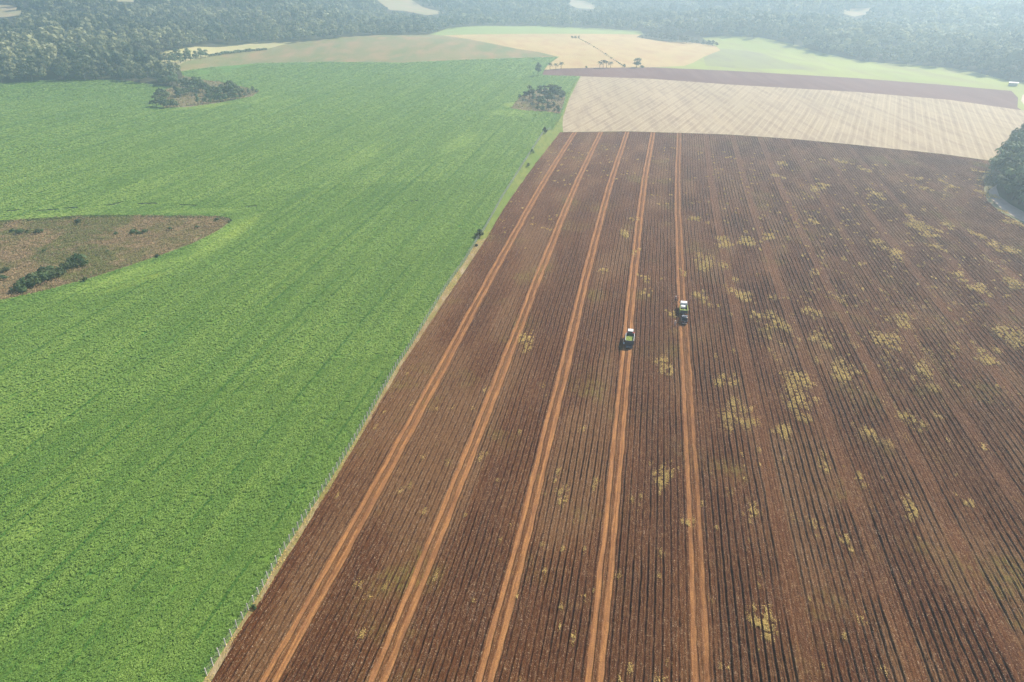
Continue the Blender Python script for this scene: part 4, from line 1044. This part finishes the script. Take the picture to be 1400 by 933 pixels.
# black pickup
loc3, rz3 = face_row(935.4, 444.3)
pk = empty('pickup_car', loc3, rz3); tag(pk, 'black pickup standing on the wheel track behind the pale green truck', 'car')
MB().prism([(0.0, .5), (4.85, .45), (4.95, .75), (4.85, 1.0), (3.5, 1.12), (1.75, 1.12), (1.75, .78), (.1, .78), (0.0, .7)], -.86, .86, .05).build('body', M['black_paint'], pk)
for sgn in (-1, 1): MB().box((sgn * .83 - .06, .02, .76), (sgn * .83 + .06, 1.76, 1.16), .03).build('bed_side', M['black_paint'], pk)
tg = MB().box((-.8, -.01, .72), (.8, .07, 1.15), .02).build('tailgate', M['black_paint'], pk)
MB().box((-.2, -.03, .98), (.2, -.01, 1.04), .005).build('handle', M['chrome'], tg)
cb3 = MB().prism([(1.7, 1.1), (3.75, 1.1), (3.05, 1.68), (2.9, 1.72), (2.05, 1.72), (1.85, 1.66)], -.76, .76, .06).build('cabin', M['black_paint'], pk)
MB().prism([(3.74, 1.13), (3.79, 1.13), (3.10, 1.68), (3.05, 1.68)], -.66, .66).build('windscreen', M['glass'], cb3)
MB().prism([(1.69, 1.2), (1.73, 1.2), (1.87, 1.6), (1.82, 1.6)], -.6, .6).build('rear_window', M['glass'], cb3)
for sgn in (-1, 1):
    MB().prism([(1.95, 1.16), (3.5, 1.16), (2.95, 1.6), (2.0, 1.6)], sgn * .75 - .025, sgn * .75 + .025).build('window', M['glass'], cb3)
    MB().box((sgn * .72 - .1, -.02, .78), (sgn * .72 + .1, .0 - .003, 1.08), .01).build('tail_lamp', M['lamp_red'], pk)
    MB().box((sgn * .62 - .18, 4.88, .72), (sgn * .62 + .18, 4.965, .9), .02).build('headlight', M['lamp_clear'], pk)
    MB().box((sgn * .98 - .1, 3.3, 1.08), (sgn * .98 + .1, 3.42, 1.24), .03).build('mirror', M['black_paint'], pk)
    wheel(pk, sgn * .78, .95, .36, .24); wheel(pk, sgn * .78, 3.95, .36, .24)
    MB().tube([(sgn * .6, 2.0, 1.76), (sgn * .6, 3.0, 1.76)], .025).build('roof_rail', M['chrome'], cb3)
MB().box((-.78, 2.86, 1.722), (.78, 2.98, 1.75), .01).build('roof_glint', M['chrome'], cb3)  # bright strip added to stand for the sun glint on the roof's front edge
MB().box((-.8, -.14, .5), (.8, -.02, .66), .03).build('bumper', M['chrome'], pk)

# ------------------------------------------------------------------ people
def skin_mesh(name, verts, edges_, radii, mat, parent, sub=1):
    me = bpy.data.meshes.new(name); me.from_pydata([Vector(v) for v in verts], edges_, []); me.update()
    o_ = bpy.data.objects.new(name, me); COL.objects.link(o_)
    sk = o_.modifiers.new('s', 'SKIN'); sk.use_smooth_shade = True
    o_.modifiers.new('u', 'SUBSURF').levels = sub
    for i, r_ in enumerate(radii):
        rr = r_ if isinstance(r_, tuple) else (r_, r_)
        me.skin_vertices[0].data[i].radius = rr
    me.skin_vertices[0].data[0].use_root = True
    dg = bpy.context.evaluated_depsgraph_get(); ev = o_.evaluated_get(dg)
    m2 = bpy.data.meshes.new_from_object(ev); bpy.data.objects.remove(o_)
    m2.name = name; m2.materials.clear(); m2.materials.append(mat)
    return link(name, m2, None, parent)
def cloth(name, col):
    t = NT(name); c = t.coord('Object'); n = t.noise(c, 9, 4)
    return t.done(t.bsdf(t.mix(t.ramp(n, .3, .7, 0, .5), col, tuple(q * .6 for q in col)), .9))
SKIN = cloth('skin', (0.30, 0.16, 0.10)); HAIR = cloth('hair', (0.02, 0.015, 0.012))
def person(px_, py_, rz_, label, shirt, trousers, hat, arm=0.0):
    x, y = at(px_, py_); p = empty('person', (x, y, 0.0), rz_); tag(p, label, 'person')
    vs = [(0, 0, .95), (0, .0, 1.15), (0, .0, 1.38), (0, .0, 1.50), (0, .02, 1.57), (0, .03, 1.66), (0, .02, 1.74)]
    ra = [(.15, .11), (.14, .10), (.16, .10), .055, .06, (.085, .10), (.06, .075)]
    ed = [(i, i + 1) for i in range(6)]
    for s_ in (-1, 1):
        b = len(vs); f = .06 * s_
        vs += [(s_ * .10, 0, .88), (s_ * .11, .03 + f, .50), (s_ * .11, f, .10), (s_ * .11, .15 + f, .05)]; ra += [.085, .058, .042, .035]
        ed += [(0, b), (b, b + 1), (b + 1, b + 2), (b + 2, b + 3)]
        b = len(vs); fw_ = arm if s_ > 0 else 0.05
        el = (s_ * .27, .02 + fw_ * .2, 1.12); wr = (s_ * .26, .12 + fw_ * .9, .90 + fw_ * .55)
        vs += [(s_ * .19, 0, 1.41), el, wr, (s_ * .26, wr[1] + .05, wr[2] - .07)]; ra += [.055, .042, .03, (.04, .022)]
        ed += [(2, b), (b, b + 1), (b + 1, b + 2), (b + 2, b + 3)]
        hb = b + 3
        for k in range(4):
            c_ = len(vs); ox = (k - 1.5) * .02
            vs += [(s_ * .26 + ox, wr[1] + .07, wr[2] - .12), (s_ * .26 + ox, wr[1] + .09, wr[2] - .16 + abs(k - 1.4) * .008)]; ra += [.009, .007]; ed += [(hb, c_), (c_, c_ + 1)]
        c_ = len(vs); vs += [(s_ * .22, wr[1] + .07, wr[2] - .08), (s_ * .205, wr[1] + .09, wr[2] - .11)]; ra += [.01, .008]; ed += [(b + 2, c_), (c_, c_ + 1)]
    skin_mesh('body', vs, ed, ra, SKIN, p)
    sv_ = [(0, 0, .90), (0, 0, 1.15), (0, 0, 1.38), (0, 0, 1.49)]; sr = [(.175, .135), (.165, .12), (.185, .125), .075]; se = [(0, 1), (1, 2), (2, 3)]
    for s_ in (-1, 1):
        b = len(sv_); fw_ = arm if s_ > 0 else 0.05
        el = (s_ * .27, .02 + fw_ * .2, 1.12); wr = (s_ * .262, .10 + fw_ * .75, .95 + fw_ * .45)
        sv_ += [(s_ * .19, 0, 1.41), el, wr]; sr += [.075, .058, .046]; se += [(2, b), (b, b + 1), (b + 1, b + 2)]
    skin_mesh('shirt', sv_, se, sr, cloth('shirt', shirt), p)
    tv = [(0, 0, .96)]; trr = [(.168, .128)]; te = []
    for s_ in (-1, 1):
        b = len(tv); f = .06 * s_
        tv += [(s_ * .10, 0, .86), (s_ * .11, .03 + f, .50), (s_ * .11, f, .11)]; trr += [.105, .08, .065]; te += [(0, b), (b, b + 1), (b + 1, b + 2)]
    skin_mesh('trousers', tv, te, trr, cloth('trousers', trousers), p)
    for s_ in (-1, 1): MB().box((s_ * .11 - .05, -.09 + .06 * s_, 0.0), (s_ * .11 + .05, .2 + .06 * s_, .11), .03).build('boot', HAIR, p, True)
    for s_ in (-1, 1): MB().cyl((s_ * .033, .128, 1.675), (0, 1, 0), .012, .02, 8).build('eye', HAIR, p)
    MB().prism([(.115, 1.61), (.155, 1.615), (.12, 1.66)], -.014, .014, .004).build('nose', SKIN, p)
    MB().cyl((0, .005, 1.755), (0, 0, 1), .105, .07, 16, .08, .01).build('hair', HAIR, p)
    MB().cyl((0, .015, 1.775), (0, 0, 1), .2, .02, 20).cyl((0, .01, 1.83), (0, 0, 1), .115, .10, 16, .09, .015).build('hat', cloth('hat', hat), p, True)
    return p
person(923.4, 412.0, 2.4, 'person in white hat and grey shirt standing left of the truck cab', (.22, .20, .22), (.05, .05, .07), (.85, .83, .78), .2)
person(926.6, 411.2, 1.2, 'person in dark red shirt beside the person in white hat', (.25, .04, .04), (.16, .10, .07), (.20, .13, .10), .35)
person(922.6, 446.0, -0.6, 'person in pale shirt standing left of the black pickup', (.62, .60, .56), (.30, .28, .26), (.75, .72, .66), .1)

# small white shed roof at the right field corner
hx, hy = at(1384.5, 118.0)
sh = empty('open_shed', (hx, hy, float(T(hx, hy))), -0.5); tag(sh, 'small open shed with white roof at the corner of the right pasture', 'shed')
MB().prism([(-2.4, 2.9), (0, 3.5), (2.4, 2.9), (2.4, 2.78), (0, 3.38), (-2.4, 2.78)], -3.6, 3.6, .01).build('roof', M['white_paint'], sh)
MB().box((-3.3, 1.9, 0), (3.3, 2.02, 2.75), .01).build('wall', M['pale_paint'], sh)
for sx in (-3.2, 0, 3.2): MB().tube([(sx, -2.0, -.2), (sx, -2.0, 2.9)], .09).build('post', M['post'], sh)

# ------------------------------------------------------------------ haze, sky, sun
def haze():
    t = NT('haze air'); v = t.n('VolumePrincipled')
    v.inputs['Color'].default_value = (0.68, 0.88, 1.0, 1); v.inputs['Density'].default_value = HAZE; v.inputs['Anisotropy'].default_value = 0.55
    t.l(v.outputs[0], t.out.inputs['Volume']); return t.m
HAZE = 0.00047
o = MB().box((-4300, -4300, -12), (4300, 4300, 128)).build('haze', haze()); tag(o, kind='stuff')

SUN_AZ, SUN_EL = R(52), R(42)
w = bpy.data.worlds.new('World'); sc.world = w; w.use_nodes = True
nt = w.node_tree; nt.nodes.clear()
sky = nt.nodes.new('ShaderNodeTexSky'); sky.sky_type = 'NISHITA'; sky.sun_disc = False
sky.sun_elevation = SUN_EL; sky.sun_rotation = SUN_AZ; sky.dust_density = 2.0; sky.altitude = 700
bg = nt.nodes.new('ShaderNodeBackground'); bg.inputs[1].default_value = 0.12
wo = nt.nodes.new('ShaderNodeOutputWorld'); nt.links.new(sky.outputs[0], bg.inputs[0]); nt.links.new(bg.outputs[0], wo.inputs[0])
sl = bpy.data.lights.new('sun', 'SUN'); sl.energy = 5.0; sl.color = (1.0, 0.92, 0.80); sl.angle = R(0.5)
so = bpy.data.objects.new('sun', sl); COL.objects.link(so); so.location = (300, 200, 400)
sd = Vector((math.sin(SUN_AZ) * math.cos(SUN_EL), math.cos(SUN_AZ) * math.cos(SUN_EL), math.sin(SUN_EL)))
so.rotation_euler = sd.to_track_quat('Z', 'Y').to_euler()

vs = sc.view_settings; vs.view_transform = 'Standard'; vs.look = 'None'; vs.exposure = 0.78; vs.gamma = 1.0; vs.use_curve_mapping = False
sc.cycles.max_bounces = 5; sc.cycles.diffuse_bounces = 2; sc.cycles.volume_bounces = 1; sc.cycles.transparent_max_bounces = 4
sc.cycles.use_denoising = True; sc.cycles.denoising_prefilter = "NONE"
